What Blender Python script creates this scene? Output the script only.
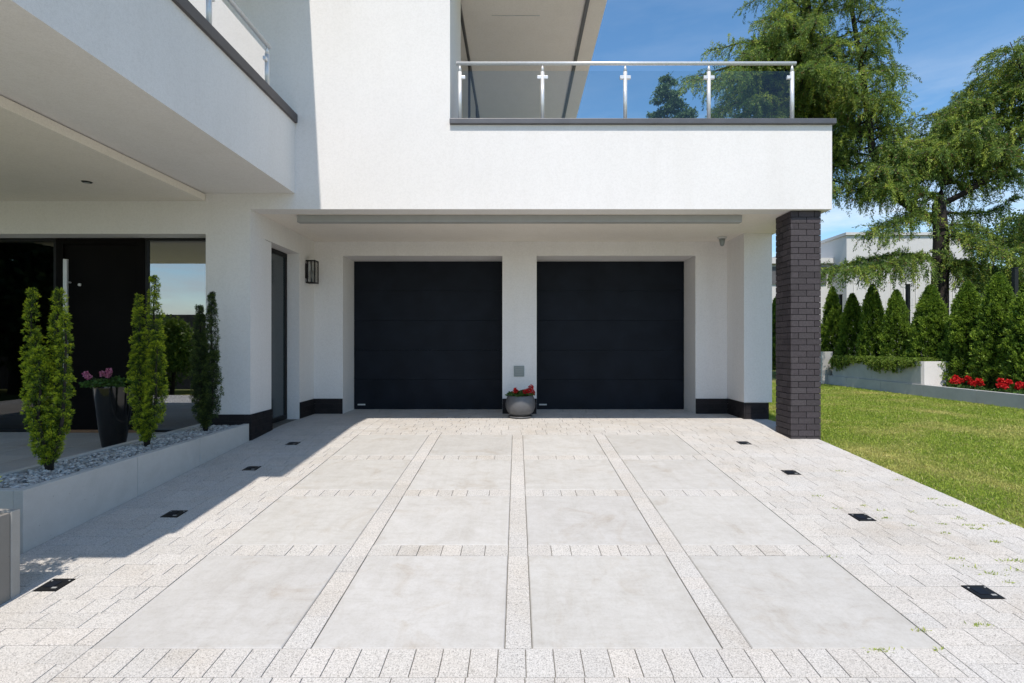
import bpy, math, random
import numpy as np
from mathutils import Vector, Matrix, noise as mnoise

random.seed(7)
rng = np.random.default_rng(11)
S = bpy.context.scene
C = S.collection
for o in list(bpy.data.objects):
    bpy.data.objects.remove(o, do_unlink=True)

# ------------------------------------------------------------------ camera
F = 515.0                       # focal length in pixels of a 1024 wide picture
cam_d = bpy.data.cameras.new("camera")
cam_d.sensor_width = 36.0
cam_d.lens = 36.0 * F / 1024.0
cam_d.shift_x = -5.0 / 1024.0
cam_d.shift_y = 3.0 / 1024.0
cam_d.clip_start = 0.05
cam_d.clip_end = 3000.0
cam = bpy.data.objects.new("camera", cam_d)
cam.location = (0, 0, 1.2)
cam.rotation_euler = (math.radians(90), 0, 0)
C.objects.link(cam)
S.camera = cam

# ------------------------------------------------------------------ light
SUN_LAT, SUN_FWD = 0.055, 0.53      # travel of the light per metre of fall
world = bpy.data.worlds.new("World")
S.world = world
world.use_nodes = True
wn = world.node_tree
wn.nodes.clear()
wo = wn.nodes.new("ShaderNodeOutputWorld")
wb = wn.nodes.new("ShaderNodeBackground")
ws = wn.nodes.new("ShaderNodeTexSky")
ws.sky_type = 'NISHITA'
ws.sun_disc = False
ws.sun_elevation = math.atan(1.0 / math.hypot(SUN_LAT, SUN_FWD))
ws.sun_rotation = math.atan2(-SUN_LAT, -SUN_FWD)
ws.altitude = 100.0
ws.air_density = 1.0
ws.dust_density = 0.35
ws.ozone_density = 1.3
wb.inputs['Strength'].default_value = 0.10
wh = wn.nodes.new("ShaderNodeHueSaturation")
wh.inputs['Saturation'].default_value = 1.2
wh.inputs['Hue'].default_value = 0.495
wh.inputs['Value'].default_value = 1.5
wn.links.new(ws.outputs[0], wh.inputs['Color'])
# thin wisps of cloud low in the sky
wtc = wn.nodes.new("ShaderNodeTexCoord")
wmp = wn.nodes.new("ShaderNodeMapping"); wmp.inputs['Scale'].default_value = (1.6, 1.6, 7.0)
wnz = wn.nodes.new("ShaderNodeTexNoise"); wnz.inputs['Scale'].default_value = 2.3; wnz.inputs['Detail'].default_value = 7; wnz.inputs['Roughness'].default_value = 0.6
wrp = wn.nodes.new("ShaderNodeValToRGB"); wrp.color_ramp.elements[0].position = 0.44; wrp.color_ramp.elements[1].position = 0.68
wsx = wn.nodes.new("ShaderNodeSeparateXYZ")
wmr = wn.nodes.new("ShaderNodeMapRange"); wmr.inputs['From Min'].default_value = 0.10; wmr.inputs['From Max'].default_value = 0.42; wmr.inputs['To Min'].default_value = 0.9; wmr.inputs['To Max'].default_value = 0.06
wmu = wn.nodes.new("ShaderNodeMath"); wmu.operation = 'MULTIPLY'
wmx = wn.nodes.new("ShaderNodeMix"); wmx.data_type = 'RGBA'
wmx.inputs[7].default_value = (7.5, 8.0, 8.6, 1)
wn.links.new(wtc.outputs['Generated'], wmp.inputs['Vector']); wn.links.new(wmp.outputs[0], wnz.inputs['Vector'])
wn.links.new(wnz.outputs['Fac'], wrp.inputs['Fac']); wn.links.new(wtc.outputs['Generated'], wsx.inputs[0])
wn.links.new(wsx.outputs['Z'], wmr.inputs['Value']); wn.links.new(wmr.outputs[0], wmu.inputs[0]); wn.links.new(wrp.outputs['Color'], wmu.inputs[1])
wn.links.new(wmu.outputs[0], wmx.inputs[0]); wn.links.new(wh.outputs[0], wmx.inputs[6])
wn.links.new(wmx.outputs[2], wb.inputs['Color'])
wn.links.new(wb.outputs[0], wo.inputs['Surface'])

sun_d = bpy.data.lights.new("sun", 'SUN')
sun_d.energy = 4.0
sun_d.angle = math.radians(0.5)
sun_d.color = (1.0, 0.925, 0.835)
sun = bpy.data.objects.new("sun", sun_d)
sun.rotation_euler = Vector((SUN_LAT, SUN_FWD, -1.0)).to_track_quat('-Z', 'Y').to_euler()
sun.location = (-3, -20, 30)
C.objects.link(sun)

S.view_settings.view_transform = 'Standard'
S.view_settings.look = 'None'
S.view_settings.exposure = 0.38
S.view_settings.gamma = 1.0
S.view_settings.use_curve_mapping = False
S.render.engine = 'CYCLES'
S.cycles.max_bounces = 10
S.cycles.diffuse_bounces = 5
S.cycles.transparent_max_bounces = 24

# ------------------------------------------------------------------ materials
class NT:
    def __init__(self, name):
        self.m = bpy.data.materials.new(name)
        self.m.use_nodes = True
        self.t = self.m.node_tree
        self.b = self.t.nodes['Principled BSDF']
        self.out = self.t.nodes['Material Output']
    def n(self, typ, **kw):
        nd = self.t.nodes.new(typ)
        for k, v in kw.items():
            if k.startswith('i_'):
                key = k[2:].replace('_', ' ')
                nd.inputs[key].default_value = v
            else:
                setattr(nd, k, v)
        return nd
    def l(self, a, b):
        self.t.links.new(a, b)
    def obj(self):
        return self.n('ShaderNodeTexCoord').outputs['Object']
    def geo(self):
        return self.n('ShaderNodeNewGeometry').outputs['Position']
    def noise(self, scale, detail=4, rough=0.55, vec=None, dist=0.0):
        nd = self.n('ShaderNodeTexNoise')
        nd.inputs['Scale'].default_value = scale
        nd.inputs['Detail'].default_value = detail
        nd.inputs['Roughness'].default_value = rough
        nd.inputs['Distortion'].default_value = dist
        self.l(vec if vec is not None else self.geo(), nd.inputs['Vector'])
        return nd.outputs['Fac']
    def ramp(self, fac, stops):
        nd = self.n('ShaderNodeValToRGB')
        e = nd.color_ramp.elements
        e[0].position, e[0].color = stops[0][0], (*stops[0][1], 1)
        e[1].position, e[1].color = stops[-1][0], (*stops[-1][1], 1)
        for p, c in stops[1:-1]:
            x = e.new(p); x.color = (*c, 1)
        self.l(fac, nd.inputs['Fac'])
        return nd.outputs['Color']
    def mix(self, a, b, fac=0.5, mode='MIX'):
        nd = self.n('ShaderNodeMix', data_type='RGBA', blend_type=mode)
        for s, v in (('A', a), ('B', b)):
            sock = [i for i in nd.inputs if i.name == s and i.type == 'RGBA'][0]
            if isinstance(v, tuple): sock.default_value = (*v, 1)
            else: self.l(v, sock)
        fs = [i for i in nd.inputs if i.name == 'Factor' and i.type == 'VALUE'][0]
        if isinstance(fac, (int, float)): fs.default_value = fac
        else: self.l(fac, fs)
        return [o for o in nd.outputs if o.type == 'RGBA'][0]
    def bump(self, h, strength=0.3, dist=0.01):
        nd = self.n('ShaderNodeBump')
        nd.inputs['Strength'].default_value = strength
        nd.inputs['Distance'].default_value = dist
        self.l(h, nd.inputs['Height'])
        self.l(nd.outputs['Normal'], self.b.inputs['Normal'])
    def col(self, c):
        if isinstance(c, tuple): self.b.inputs['Base Color'].default_value = (*c, 1)
        else: self.l(c, self.b.inputs['Base Color'])
    def set(self, rough=None, metal=None, spec=None):
        if rough is not None: self.b.inputs['Roughness'].default_value = rough
        if metal is not None: self.b.inputs['Metallic'].default_value = metal
        if spec is not None: self.b.inputs['Specular IOR Level'].default_value = spec

def simple(name, c, rough=0.5, metal=0.0, var=0.06, scale=8.0, bump=0.0, bscale=80.0, spec=0.5):
    t = NT(name)
    n = t.noise(scale, 5)
    lo = tuple(max(0, x * (1 - var)) for x in c); hi = tuple(min(1, x * (1 + var)) for x in c)
    t.col(t.ramp(n, [(0.3, lo), (0.7, hi)]))
    t.set(rough, metal, spec)
    if bump: t.bump(t.noise(bscale, 4), bump, 0.01)
    return t.m

M = {}
def mk_stucco(name, c, bstr=0.35):
    t = NT(name)
    big = t.noise(0.7, 4, 0.6)
    fine = t.noise(140, 3, 0.7)
    base = t.ramp(big, [(0.3, tuple(x * 0.955 for x in c)), (0.7, c)])
    sp = t.ramp(fine, [(0.35, (0.90, 0.90, 0.90)), (0.6, (1, 1, 1))])
    md = t.ramp(t.noise(38, 4, 0.75), [(0.38, (0.945, 0.943, 0.94)), (0.56, (1, 1, 1))])
    mp = t.n('ShaderNodeMapping'); mp.inputs['Scale'].default_value = (3.0, 3.0, 0.35); t.l(t.geo(), mp.inputs['Vector'])
    run = t.ramp(t.noise(1.6, 5, 0.6, vec=mp.outputs[0]), [(0.34, (0.978, 0.976, 0.972)), (0.55, (1, 1, 1))])
    t.col(t.mix(t.mix(t.mix(base, sp, 1.0, 'MULTIPLY'), md, 1.0, 'MULTIPLY'), run, 1.0, 'MULTIPLY'))
    t.set(0.9, 0, 0.2)
    t.bump(fine, bstr, 0.006)
    return t.m
M['stucco'] = mk_stucco('white_stucco', (0.77, 0.748, 0.732))
M['soffit'] = mk_stucco('soffit_plaster', (0.82, 0.765, 0.69), 0.15)

def mk_concrete(name, c, var=0.12, stains=True, panel=False):
    t = NT(name)
    a = t.noise(1.3, 6, 0.62, dist=0.6)
    b = t.noise(9, 6, 0.7)
    f = t.noise(230, 2, 0.6)
    base = t.ramp(a, [(0.3, tuple(x * (1 - var) for x in c)), (0.52, c), (0.75, tuple(min(1, x * (1 + var * .5)) for x in c))])
    m2 = t.mix(base, t.ramp(b, [(0.3, (0.93, 0.925, 0.915)), (0.65, (1, 1, 1))]), 1.0, 'MULTIPLY')
    m3 = t.mix(m2, t.ramp(f, [(0.3, (0.94, 0.94, 0.94)), (0.6, (1, 1, 1))]), 1.0, 'MULTIPLY')
    if panel:   # bug holes
        v = t.n('ShaderNodeTexVoronoi'); v.inputs['Scale'].default_value = 16
        t.l(t.geo(), v.inputs['Vector'])
        m3 = t.mix(m3, t.ramp(v.outputs['Distance'], [(0.03, (0.6, 0.6, 0.6)), (0.09, (1, 1, 1))]), 1.0, 'MULTIPLY')
    t.col(m3)
    t.set(0.8, 0, 0.3)
    t.bump(b, 0.08, 0.01)
    return t
tt = mk_concrete('planter_concrete', (0.50, 0.49, 0.47), panel=True); M['concrete'] = tt.m
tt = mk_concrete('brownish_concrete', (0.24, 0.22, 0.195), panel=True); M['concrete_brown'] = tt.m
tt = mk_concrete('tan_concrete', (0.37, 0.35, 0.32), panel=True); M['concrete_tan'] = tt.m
tt = mk_concrete('bed_wall_concrete', (0.42, 0.42, 0.415)); M['concrete_bed'] = tt.m

def mk_slab():
    t = NT('cast_concrete_slab')
    at = t.n('ShaderNodeAttribute', attribute_name='tint')
    a = t.noise(1.7, 7, 0.62, dist=1.2)
    b = t.noise(14, 5, 0.6)
    f = t.noise(260, 2, 0.6)
    base = t.ramp(a, [(0.30, (0.425, 0.410, 0.388)), (0.5, (0.462, 0.449, 0.430)), (0.72, (0.490, 0.478, 0.460))])
    m = t.mix(base, t.ramp(b, [(0.28, (0.93, 0.92, 0.905)), (0.6, (1, 1, 1))]), 1.0, 'MULTIPLY')
    mp = t.n('ShaderNodeMapping'); mp.inputs['Scale'].default_value = (1.0, 5.0, 1.0); mp.inputs['Rotation'].default_value = (0, 0, 0.5)
    t.l(t.geo(), mp.inputs['Vector'])
    sm = t.noise(2.2, 5, 0.6, vec=mp.outputs[0], dist=1.8)
    m = t.mix(m, t.ramp(sm, [(0.34, (0.955, 0.95, 0.943)), (0.5, (1, 1, 1))]), 1.0, 'MULTIPLY')
    mp2 = t.n('ShaderNodeMapping'); mp2.inputs['Scale'].default_value = (7.0, 0.45, 1.0); t.l(t.geo(), mp2.inputs['Vector'])
    m = t.mix(m, t.ramp(t.noise(1.5, 6, 0.65, vec=mp2.outputs[0], dist=0.3), [(0.34, (0.955, 0.95, 0.94)), (0.50, (1, 1, 1))]), 1.0, 'MULTIPLY')
    st = t.ramp(t.noise(2.6, 6, 0.7, dist=0.8), [(0.54, (1, 1, 1)), (0.74, (0.86, 0.81, 0.75))])
    m = t.mix(m, st, 1.0, 'MULTIPLY')
    m = t.mix(m, t.ramp(t.noise(55, 4, 0.75), [(0.36, (0.935, 0.93, 0.92)), (0.52, (1, 1, 1))]), 1.0, 'MULTIPLY')
    m = t.mix(m, t.ramp(f, [(0.3, (0.93, 0.93, 0.93)), (0.6, (1, 1, 1))]), 1.0, 'MULTIPLY')
    m = t.mix(m, at.outputs['Color'], 1.0, 'MULTIPLY')
    t.col(m); t.set(0.82, 0, 0.3); t.bump(b, 0.05, 0.01)
    return t.m
M['slab'] = mk_slab()

def mk_paver():
    t = NT('speckled_granite_paver')
    at = t.n('ShaderNodeAttribute', attribute_name='tint')
    f = t.noise(150, 3, 0.75)
    g = t.noise(75, 2, 0.6)
    base = t.ramp(f, [(0.33, (0.14, 0.132, 0.125)), (0.41, (0.42, 0.402, 0.378)), (0.60, (0.575, 0.553, 0.525))])
    m = t.mix(base, t.ramp(g, [(0.35, (0.86, 0.86, 0.86)), (0.55, (1, 1, 1))]), 1.0, 'MULTIPLY')
    st = t.ramp(t.noise(1.1, 6, 0.7, dist=0.5), [(0.35, (1, 1, 1)), (0.55, (0.96, 0.95, 0.93)), (0.80, (0.82, 0.77, 0.70))])
    m = t.mix(m, st, 1.0, 'MULTIPLY')
    m = t.mix(m, at.outputs['Color'], 1.0, 'MULTIPLY')
    t.col(m); t.set(0.85, 0, 0.3); t.bump(f, 0.35, 0.004)
    return t.m
M['paver'] = mk_paver()
M['joint'] = simple('joint_sand', (0.13, 0.12, 0.10), 0.95, var=0.3, scale=20)

def mk_brick(name='charcoal_brick', k=1.0):
    t = NT(name)
    at = t.n('ShaderNodeAttribute', attribute_name='tint')
    n = t.noise(45, 4, 0.6)
    base = t.ramp(n, [(0.3, (0.056 * k, 0.048 * k, 0.051 * k)), (0.7, (0.083 * k, 0.073 * k, 0.077 * k))])
    t.col(t.mix(base, at.outputs['Color'], 1.0, 'MULTIPLY'))
    t.set(0.7, 0, 0.2); t.bump(n, 0.2, 0.004)
    return t.m
M['brick'] = mk_brick(k=0.82)
M['brick_dark'] = mk_brick('near_black_brick', 0.26)
M['mortar'] = simple('dark_mortar', (0.02, 0.019, 0.02), 0.95)
M['coping'] = simple('grey_metal_coping', (0.10, 0.10, 0.108), 0.45, 0.3, var=0.1, scale=5)
M['coping_dark'] = simple('dark_coping', (0.075, 0.068, 0.07), 0.5, 0.2, var=0.1, scale=5)
M['steel'] = simple('brushed_steel', (0.66, 0.66, 0.66), 0.32, 0.3, var=0.05, scale=30)
M['grey_trim'] = simple('grey_trim_metal', (0.30, 0.30, 0.29), 0.5, 0.0, var=0.04)
M['black_metal'] = simple('black_metal', (0.008, 0.008, 0.009), 0.45, 0.0, var=0.2, spec=0.25)
M['dark_panel'] = simple('entrance_door_panel', (0.004, 0.0032, 0.003), 0.55, 0.0, var=0.3, scale=3, spec=0.06)
M['garage_l'] = simple('garage_door_paint', (0.0085, 0.011, 0.017), 0.5, 0.0, var=0.25, scale=2.5, bump=0.08, bscale=300, spec=0.12)
M['black_gloss'] = simple('black_glazed_ceramic', (0.008, 0.008, 0.008), 0.08, 0.0, var=0.2)
M['pot_grey'] = simple('grey_stone_pot', (0.105, 0.105, 0.11), 0.45, 0.0, var=0.12, scale=20, bump=0.1)
M['soil'] = simple('soil', (0.035, 0.025, 0.018), 0.95, var=0.4, scale=30, bump=0.5)
M['wood_step'] = simple('oak_threshold', (0.22, 0.11, 0.05), 0.6, var=0.25, scale=12)
M['white_plastic'] = simple('white_plastic', (0.55, 0.55, 0.54), 0.4, var=0.05)
M['grey_plastic'] = simple('grey_green_plastic', (0.22, 0.25, 0.24), 0.4, var=0.05)
M['floor_in'] = simple('hall_floor', (0.12, 0.10, 0.085), 0.3, var=0.15, scale=3)
M['wall_in'] = simple('hall_wall', (0.10, 0.10, 0.10), 0.8, var=0.05)
M['bark'] = simple('larch_bark', (0.022, 0.017, 0.014), 0.95, var=0.4, scale=14, bump=0.6, bscale=30)
M['twig'] = simple('twig_bark', (0.075, 0.055, 0.038), 0.9, var=0.3, scale=20)
M['dark_fence'] = simple('dark_fence_board', (0.13, 0.10, 0.085), 0.8, var=0.3, scale=6)
M['post'] = simple('black_fence_post', (0.012, 0.012, 0.012), 0.5, 0.3, var=0.2)
M['house_far'] = mk_stucco('neighbour_render', (0.62, 0.61, 0.60), 0.2)
M['roof_far'] = simple('neighbour_roof', (0.10, 0.10, 0.105), 0.7, var=0.2, scale=2)

def mk_glass(name, tint=(0.9, 0.95, 0.96), refl=1.0, transp=0.9):
    """thin pane: fresnel reflection over a see-through tint"""
    t = NT(name)
    t.t.nodes.remove(t.b)
    gl = t.n('ShaderNodeBsdfGlossy'); gl.inputs['Roughness'].default_value = 0.0
    tr = t.n('ShaderNodeBsdfTransparent'); tr.inputs['Color'].default_value = (*[x * transp for x in tint], 1)
    fr = t.n('ShaderNodeFresnel'); fr.inputs['IOR'].default_value = 1.5
    mu = t.n('ShaderNodeMath', operation='MULTIPLY'); mu.inputs[1].default_value = refl; mu.use_clamp = True
    t.l(fr.outputs[0], mu.inputs[0])
    mx = t.n('ShaderNodeMixShader')
    t.l(mu.outputs[0], mx.inputs[0]); t.l(tr.outputs[0], mx.inputs[1]); t.l(gl.outputs[0], mx.inputs[2])
    t.l(mx.outputs[0], t.out.inputs['Surface'])
    return t.m
M['glass'] = mk_glass('railing_glass', (0.88, 0.93, 0.94), 1.3, 0.92)
M['window'] = mk_glass('window_glass', (0.5, 0.52, 0.52), 2.0, 0.6)
M['window_bright'] = mk_glass('entrance_side_glass', (0.45, 0.47, 0.47), 10.0, 0.45)
M['frost'] = NT('satin_glass')
_t = M['frost']
_t.col((0.03, 0.042, 0.048)); _t.set(0.18, 0.0, 0.8)
M['frost'] = _t.m

def mk_leaf(name, stops, transl=0.3, rough=0.55, noise_scale=None, dry=None):
    t = NT(name)
    at = t.n('ShaderNodeAttribute', attribute_name='tint')
    sep = t.n('ShaderNodeSeparateColor'); t.l(at.outputs['Color'], sep.inputs[0])
    c = t.ramp(sep.outputs[0], stops)
    if dry:
        d = t.ramp(t.noise(noise_scale, 5, 0.65, dist=0.4), [(0.48, (0, 0, 0)), (0.70, (1, 1, 1))])
        c = t.mix(c, dry, d)
    t.col(c); t.set(rough, 0, 0.35)
    tb = t.n('ShaderNodeBsdfTranslucent'); t.l(c, tb.inputs['Color'])
    mx = t.n('ShaderNodeMixShader'); mx.inputs[0].default_value = transl
    t.l(t.b.outputs[0], mx.inputs[1]); t.l(tb.outputs[0], mx.inputs[2])
    t.l(mx.outputs[0], t.out.inputs['Surface'])
    return t.m
M['larch'] = mk_leaf('larch_needles', [(0.0, (0.060, 0.115, 0.03)), (0.5, (0.165, 0.255, 0.045)), (0.85, (0.38, 0.46, 0.07)), (1.0, (0.24, 0.14, 0.06))], 0.42)
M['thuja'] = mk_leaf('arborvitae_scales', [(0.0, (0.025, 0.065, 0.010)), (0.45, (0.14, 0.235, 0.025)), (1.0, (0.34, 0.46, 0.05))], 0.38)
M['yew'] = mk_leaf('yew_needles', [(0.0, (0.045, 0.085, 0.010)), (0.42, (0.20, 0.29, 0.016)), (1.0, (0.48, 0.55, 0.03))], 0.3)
M['yew_shaded'] = mk_leaf('shaded_yew_needles', [(0.0, (0.015, 0.030, 0.010)), (0.6, (0.045, 0.078, 0.016)), (1.0, (0.10, 0.14, 0.025))], 0.2)  # same yew; the shade at the far end is put into this colour
M['creeper'] = mk_leaf('creeping_juniper_needles', [(0.0, (0.05, 0.11, 0.015)), (0.5, (0.13, 0.21, 0.025)), (1.0, (0.24, 0.30, 0.04))], 0.3)
M['broad'] = mk_leaf('broadleaf_foliage', [(0.0, (0.020, 0.045, 0.014)), (0.5, (0.05, 0.10, 0.022)), (1.0, (0.10, 0.16, 0.03))], 0.3)
M['spruce'] = mk_leaf('spruce_needles', [(0.0, (0.04, 0.09, 0.04)), (1.0, (0.15, 0.24, 0.09))], 0.2)
M['pot_leaf'] = mk_leaf('geranium_leaf', [(0.0, (0.03, 0.08, 0.015)), (1.0, (0.09, 0.18, 0.03))], 0.25)
M['red'] = mk_leaf('red_petal', [(0.0, (0.45, 0.006, 0.010)), (1.0, (0.72, 0.02, 0.02))], 0.3)
M['pink'] = mk_leaf('pink_petal', [(0.0, (0.42, 0.07, 0.20)), (1.0, (0.80, 0.38, 0.52))], 0.3)
M['grass'] = mk_leaf('grass_blade', [(0.0, (0.20, 0.30, 0.035)), (0.5, (0.35, 0.45, 0.06)), (0.9, (0.52, 0.56, 0.11)), (1.0, (0.56, 0.50, 0.22))], 0.45,
                     noise_scale=0.75, dry=(0.62, 0.56, 0.20))
def mk_lawn():
    t = NT('lawn_ground')
    a = t.noise(0.75, 5, 0.65, dist=0.4); b = t.noise(60, 4, 0.7)
    base = t.ramp(a, [(0.40, (0.13, 0.19, 0.035)), (0.70, (0.32, 0.29, 0.10))])
    t.col(t.mix(base, t.ramp(b, [(0.3, (0.4, 0.4, 0.4)), (0.7, (1, 1, 1))]), 1.0, 'MULTIPLY'))
    t.set(0.95, 0, 0.1); t.bump(b, 0.8, 0.02)
    return t.m
M['lawn'] = mk_lawn()
def mk_pebble():
    t = NT('pebble_stone')
    at = t.n('ShaderNodeAttribute', attribute_name='tint')
    t.col(t.mix(at.outputs['Color'], t.ramp(t.noise(60, 3), [(0.3, (0.8, 0.8, 0.8)), (0.7, (1, 1, 1))]), 1.0, 'MULTIPLY'))
    t.set(0.75, 0, 0.3)
    return t.m
M['pebble'] = mk_pebble()

# ------------------------------------------------------------------ helpers
def G(y):
    """height of the drive: level under the canopy, falling towards the street"""
    if y >= 7.9: return 0.0
    if y >= 7.5: return -0.0709 * (7.9 - y) ** 2 / 0.8
    z = -0.0709 * (7.7 - y)
    return max(z, -0.62)

def tag(o, label=None, cat=None, group=None, kind=None):
    if label: o['label'] = label
    if cat: o['category'] = cat
    if group: o['group'] = group
    if kind: o['kind'] = kind
    return o

def empty(name, loc=(0, 0, 0), label=None, cat=None, group=None):
    o = bpy.data.objects.new(name, None)
    o.location = loc
    o.empty_display_size = 0.1
    C.objects.link(o)
    return tag(o, label, cat, group)

def link(name, me, mat, parent=None, loc=None):
    o = bpy.data.objects.new(name, me)
    if mat is not None and len(me.materials) == 0:
        me.materials.append(mat)
    C.objects.link(o)
    if parent is not None:
        o.parent = parent
        # geometry is written in world coordinates: undo the chain of parents
        off = Vector((0, 0, 0)); p = parent
        while p is not None:
            off += Vector(p.location); p = p.parent
        o.location = -off
    if loc is not None: o.location = loc
    return o

class MB:
    def __init__(self):
        self.v = []; self.f = []; self.c = []; self.s = []
    def add(self, vs, fs, col=(1, 1, 1), smooth=False):
        b = len(self.v)
        self.v += [tuple(p) for p in vs]
        for f in fs:
            self.f.append(tuple(b + i for i in f)); self.c.append(col); self.s.append(smooth)
        return self
    def box(self, x0, x1, y0, y1, z0, z1, col=(1, 1, 1)):
        vs = [(x0, y0, z0), (x1, y0, z0), (x1, y1, z0), (x0, y1, z0), (x0, y0, z1), (x1, y0, z1), (x1, y1, z1), (x0, y1, z1)]
        return self.add(vs, [(0, 3, 2, 1), (4, 5, 6, 7), (0, 1, 5, 4), (1, 2, 6, 5), (2, 3, 7, 6), (3, 0, 4, 7)], col)
    def tube(self, pts, rad, n=8, col=(1, 1, 1), smooth=True, cap=True):
        pts = [Vector(p) for p in pts]
        if not hasattr(rad, '__len__'): rad = [rad] * len(pts)
        vs = []; fs = []
        up = Vector((0, 0, 1))
        for i, p in enumerate(pts):
            d = (pts[min(i + 1, len(pts) - 1)] - pts[max(i - 1, 0)]).normalized()
            a = d.cross(up if abs(d.z) < 0.95 else Vector((1, 0, 0))).normalized()
            b = d.cross(a).normalized()
            for k in range(n):
                t = 2 * math.pi * k / n
                vs.append(p + (a * math.cos(t) + b * math.sin(t)) * rad[i])
        for i in range(len(pts) - 1):
            for k in range(n):
                k2 = (k + 1) % n
                fs.append((i * n + k, i * n + k2, (i + 1) * n + k2, (i + 1) * n + k))
        if cap:
            fs.append(tuple(range(n - 1, -1, -1))); fs.append(tuple((len(pts) - 1) * n + k for k in range(n)))
        return self.add(vs, fs, col, smooth)
    def lathe(self, cx, cy, prof, n=40, col=(1, 1, 1), smooth=True):
        vs = []; fs = []
        for (r, z) in prof:
            for k in range(n):
                t = 2 * math.pi * k / n
                vs.append((cx + r * math.cos(t), cy + r * math.sin(t), z))
        m = len(prof)
        for i in range(m - 1):
            for k in range(n):
                k2 = (k + 1) % n
                fs.append((i * n + k, i * n + k2, (i + 1) * n + k2, (i + 1) * n + k))
        fs.append(tuple(range(n - 1, -1, -1))); fs.append(tuple((m - 1) * n + k for k in range(n)))
        return self.add(vs, fs, col, smooth)
    def build(self, name, mat, parent=None, bevel=0.0, tint=False):
        me = bpy.data.meshes.new(name)
        me.from_pydata(self.v, [], self.f)
        me.polygons.foreach_set('use_smooth', self.s)
        if tint:
            at = me.color_attributes.new('tint', 'FLOAT_COLOR', 'CORNER')
            arr = np.ones((len(me.loops), 4), dtype=np.float32)
            tot = np.array([len(f) for f in self.f]); cols = np.array(self.c, dtype=np.float32)
            arr[:, :3] = np.repeat(cols, tot, axis=0)
            at.data.foreach_set('color', arr.ravel())
        me.update()
        o = link(name, me, mat, parent)
        if bevel:
            b = o.modifiers.new('bevel', 'BEVEL'); b.width = bevel; b.segments = 2; b.limit_method = 'ANGLE'
            b.harden_normals = False
        return o

def leaves(name, P, D, L, W, T, mat, parent=None, curl=0.15):
    """N small kite shaped leaves: base point P, direction D, length L, width W, tint T"""
    P = np.asarray(P, dtype=np.float64); D = np.asarray(D, dtype=np.float64)
    N = len(P)
    D /= (np.linalg.norm(D, axis=1, keepdims=True) + 1e-9)
    L = np.broadcast_to(np.asarray(L, dtype=np.float64).reshape(-1, 1), (N, 1))
    W = np.broadcast_to(np.asarray(W, dtype=np.float64).reshape(-1, 1), (N, 1))
    T = np.broadcast_to(np.asarray(T, dtype=np.float64).reshape(-1), (N,))
    R = rng.normal(size=(N, 3))
    A = np.cross(D, R); A /= (np.linalg.norm(A, axis=1, keepdims=True) + 1e-9)
    B = np.cross(D, A)
    V = np.empty((N, 4, 3))
    V[:, 0] = P
    V[:, 1] = P + D * L * 0.5 + A * W * 0.5 + B * L * curl
    V[:, 2] = P + D * L
    V[:, 3] = P + D * L * 0.5 - A * W * 0.5 + B * L * curl
    me = bpy.data.meshes.new(name)
    me.vertices.add(N * 4); me.loops.add(N * 4); me.polygons.add(N)
    me.vertices.foreach_set('co', V.reshape(-1).astype(np.float32))
    me.loops.foreach_set('vertex_index', np.arange(N * 4, dtype=np.int32))
    me.polygons.foreach_set('loop_start', np.arange(0, N * 4, 4, dtype=np.int32))
    me.polygons.foreach_set('loop_total', np.full(N, 4, dtype=np.int32))
    at = me.color_attributes.new('tint', 'FLOAT_COLOR', 'CORNER')
    col = np.ones((N * 4, 4), dtype=np.float32)
    col[:, :3] = np.repeat(np.clip(T, 0, 1), 4)[:, None]
    at.data.foreach_set('color', col.ravel())
    me.update(calc_edges=True)
    return link(name, me, mat, parent)

def copy_tree(o, parent=None):
    c = o.copy(); C.objects.link(c); c.parent = parent
    for ch in [x for x in bpy.data.objects if x.parent == o]:
        copy_tree(ch, c)
    return c

# ================================================================== GROUND
def grid(name, xs, ys, zf, mat):
    vs = [(x, y, zf(x, y)) for y in ys for x in xs]
    nx = len(xs)
    fs = [(j * nx + i, j * nx + i + 1, (j + 1) * nx + i + 1, (j + 1) * nx + i) for j in range(len(ys) - 1) for i in range(nx - 1)]
    mb = MB(); mb.add(vs, fs, smooth=True)
    return mb.build(name, mat)
ys = [-900, -200, -60, -20, -5, -2, -1.0] + list(np.arange(-0.5, 9.01, 0.25)) + [12, 20, 40, 100, 300, 1200]
xs = [-900, -200, -60, -20, -9, -4, 0, 4, 9, 20, 60, 200, 900]
tag(grid('ground', xs, ys, lambda x, y: G(y) - 0.022, M['lawn']), kind='structure')
tag(grid('joint_bed', [-3.9, 0, 4.02], list(np.arange(-1.0, 9.61, 0.25)), lambda x, y: G(y) - 0.009, M['joint']), kind='structure')

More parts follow.
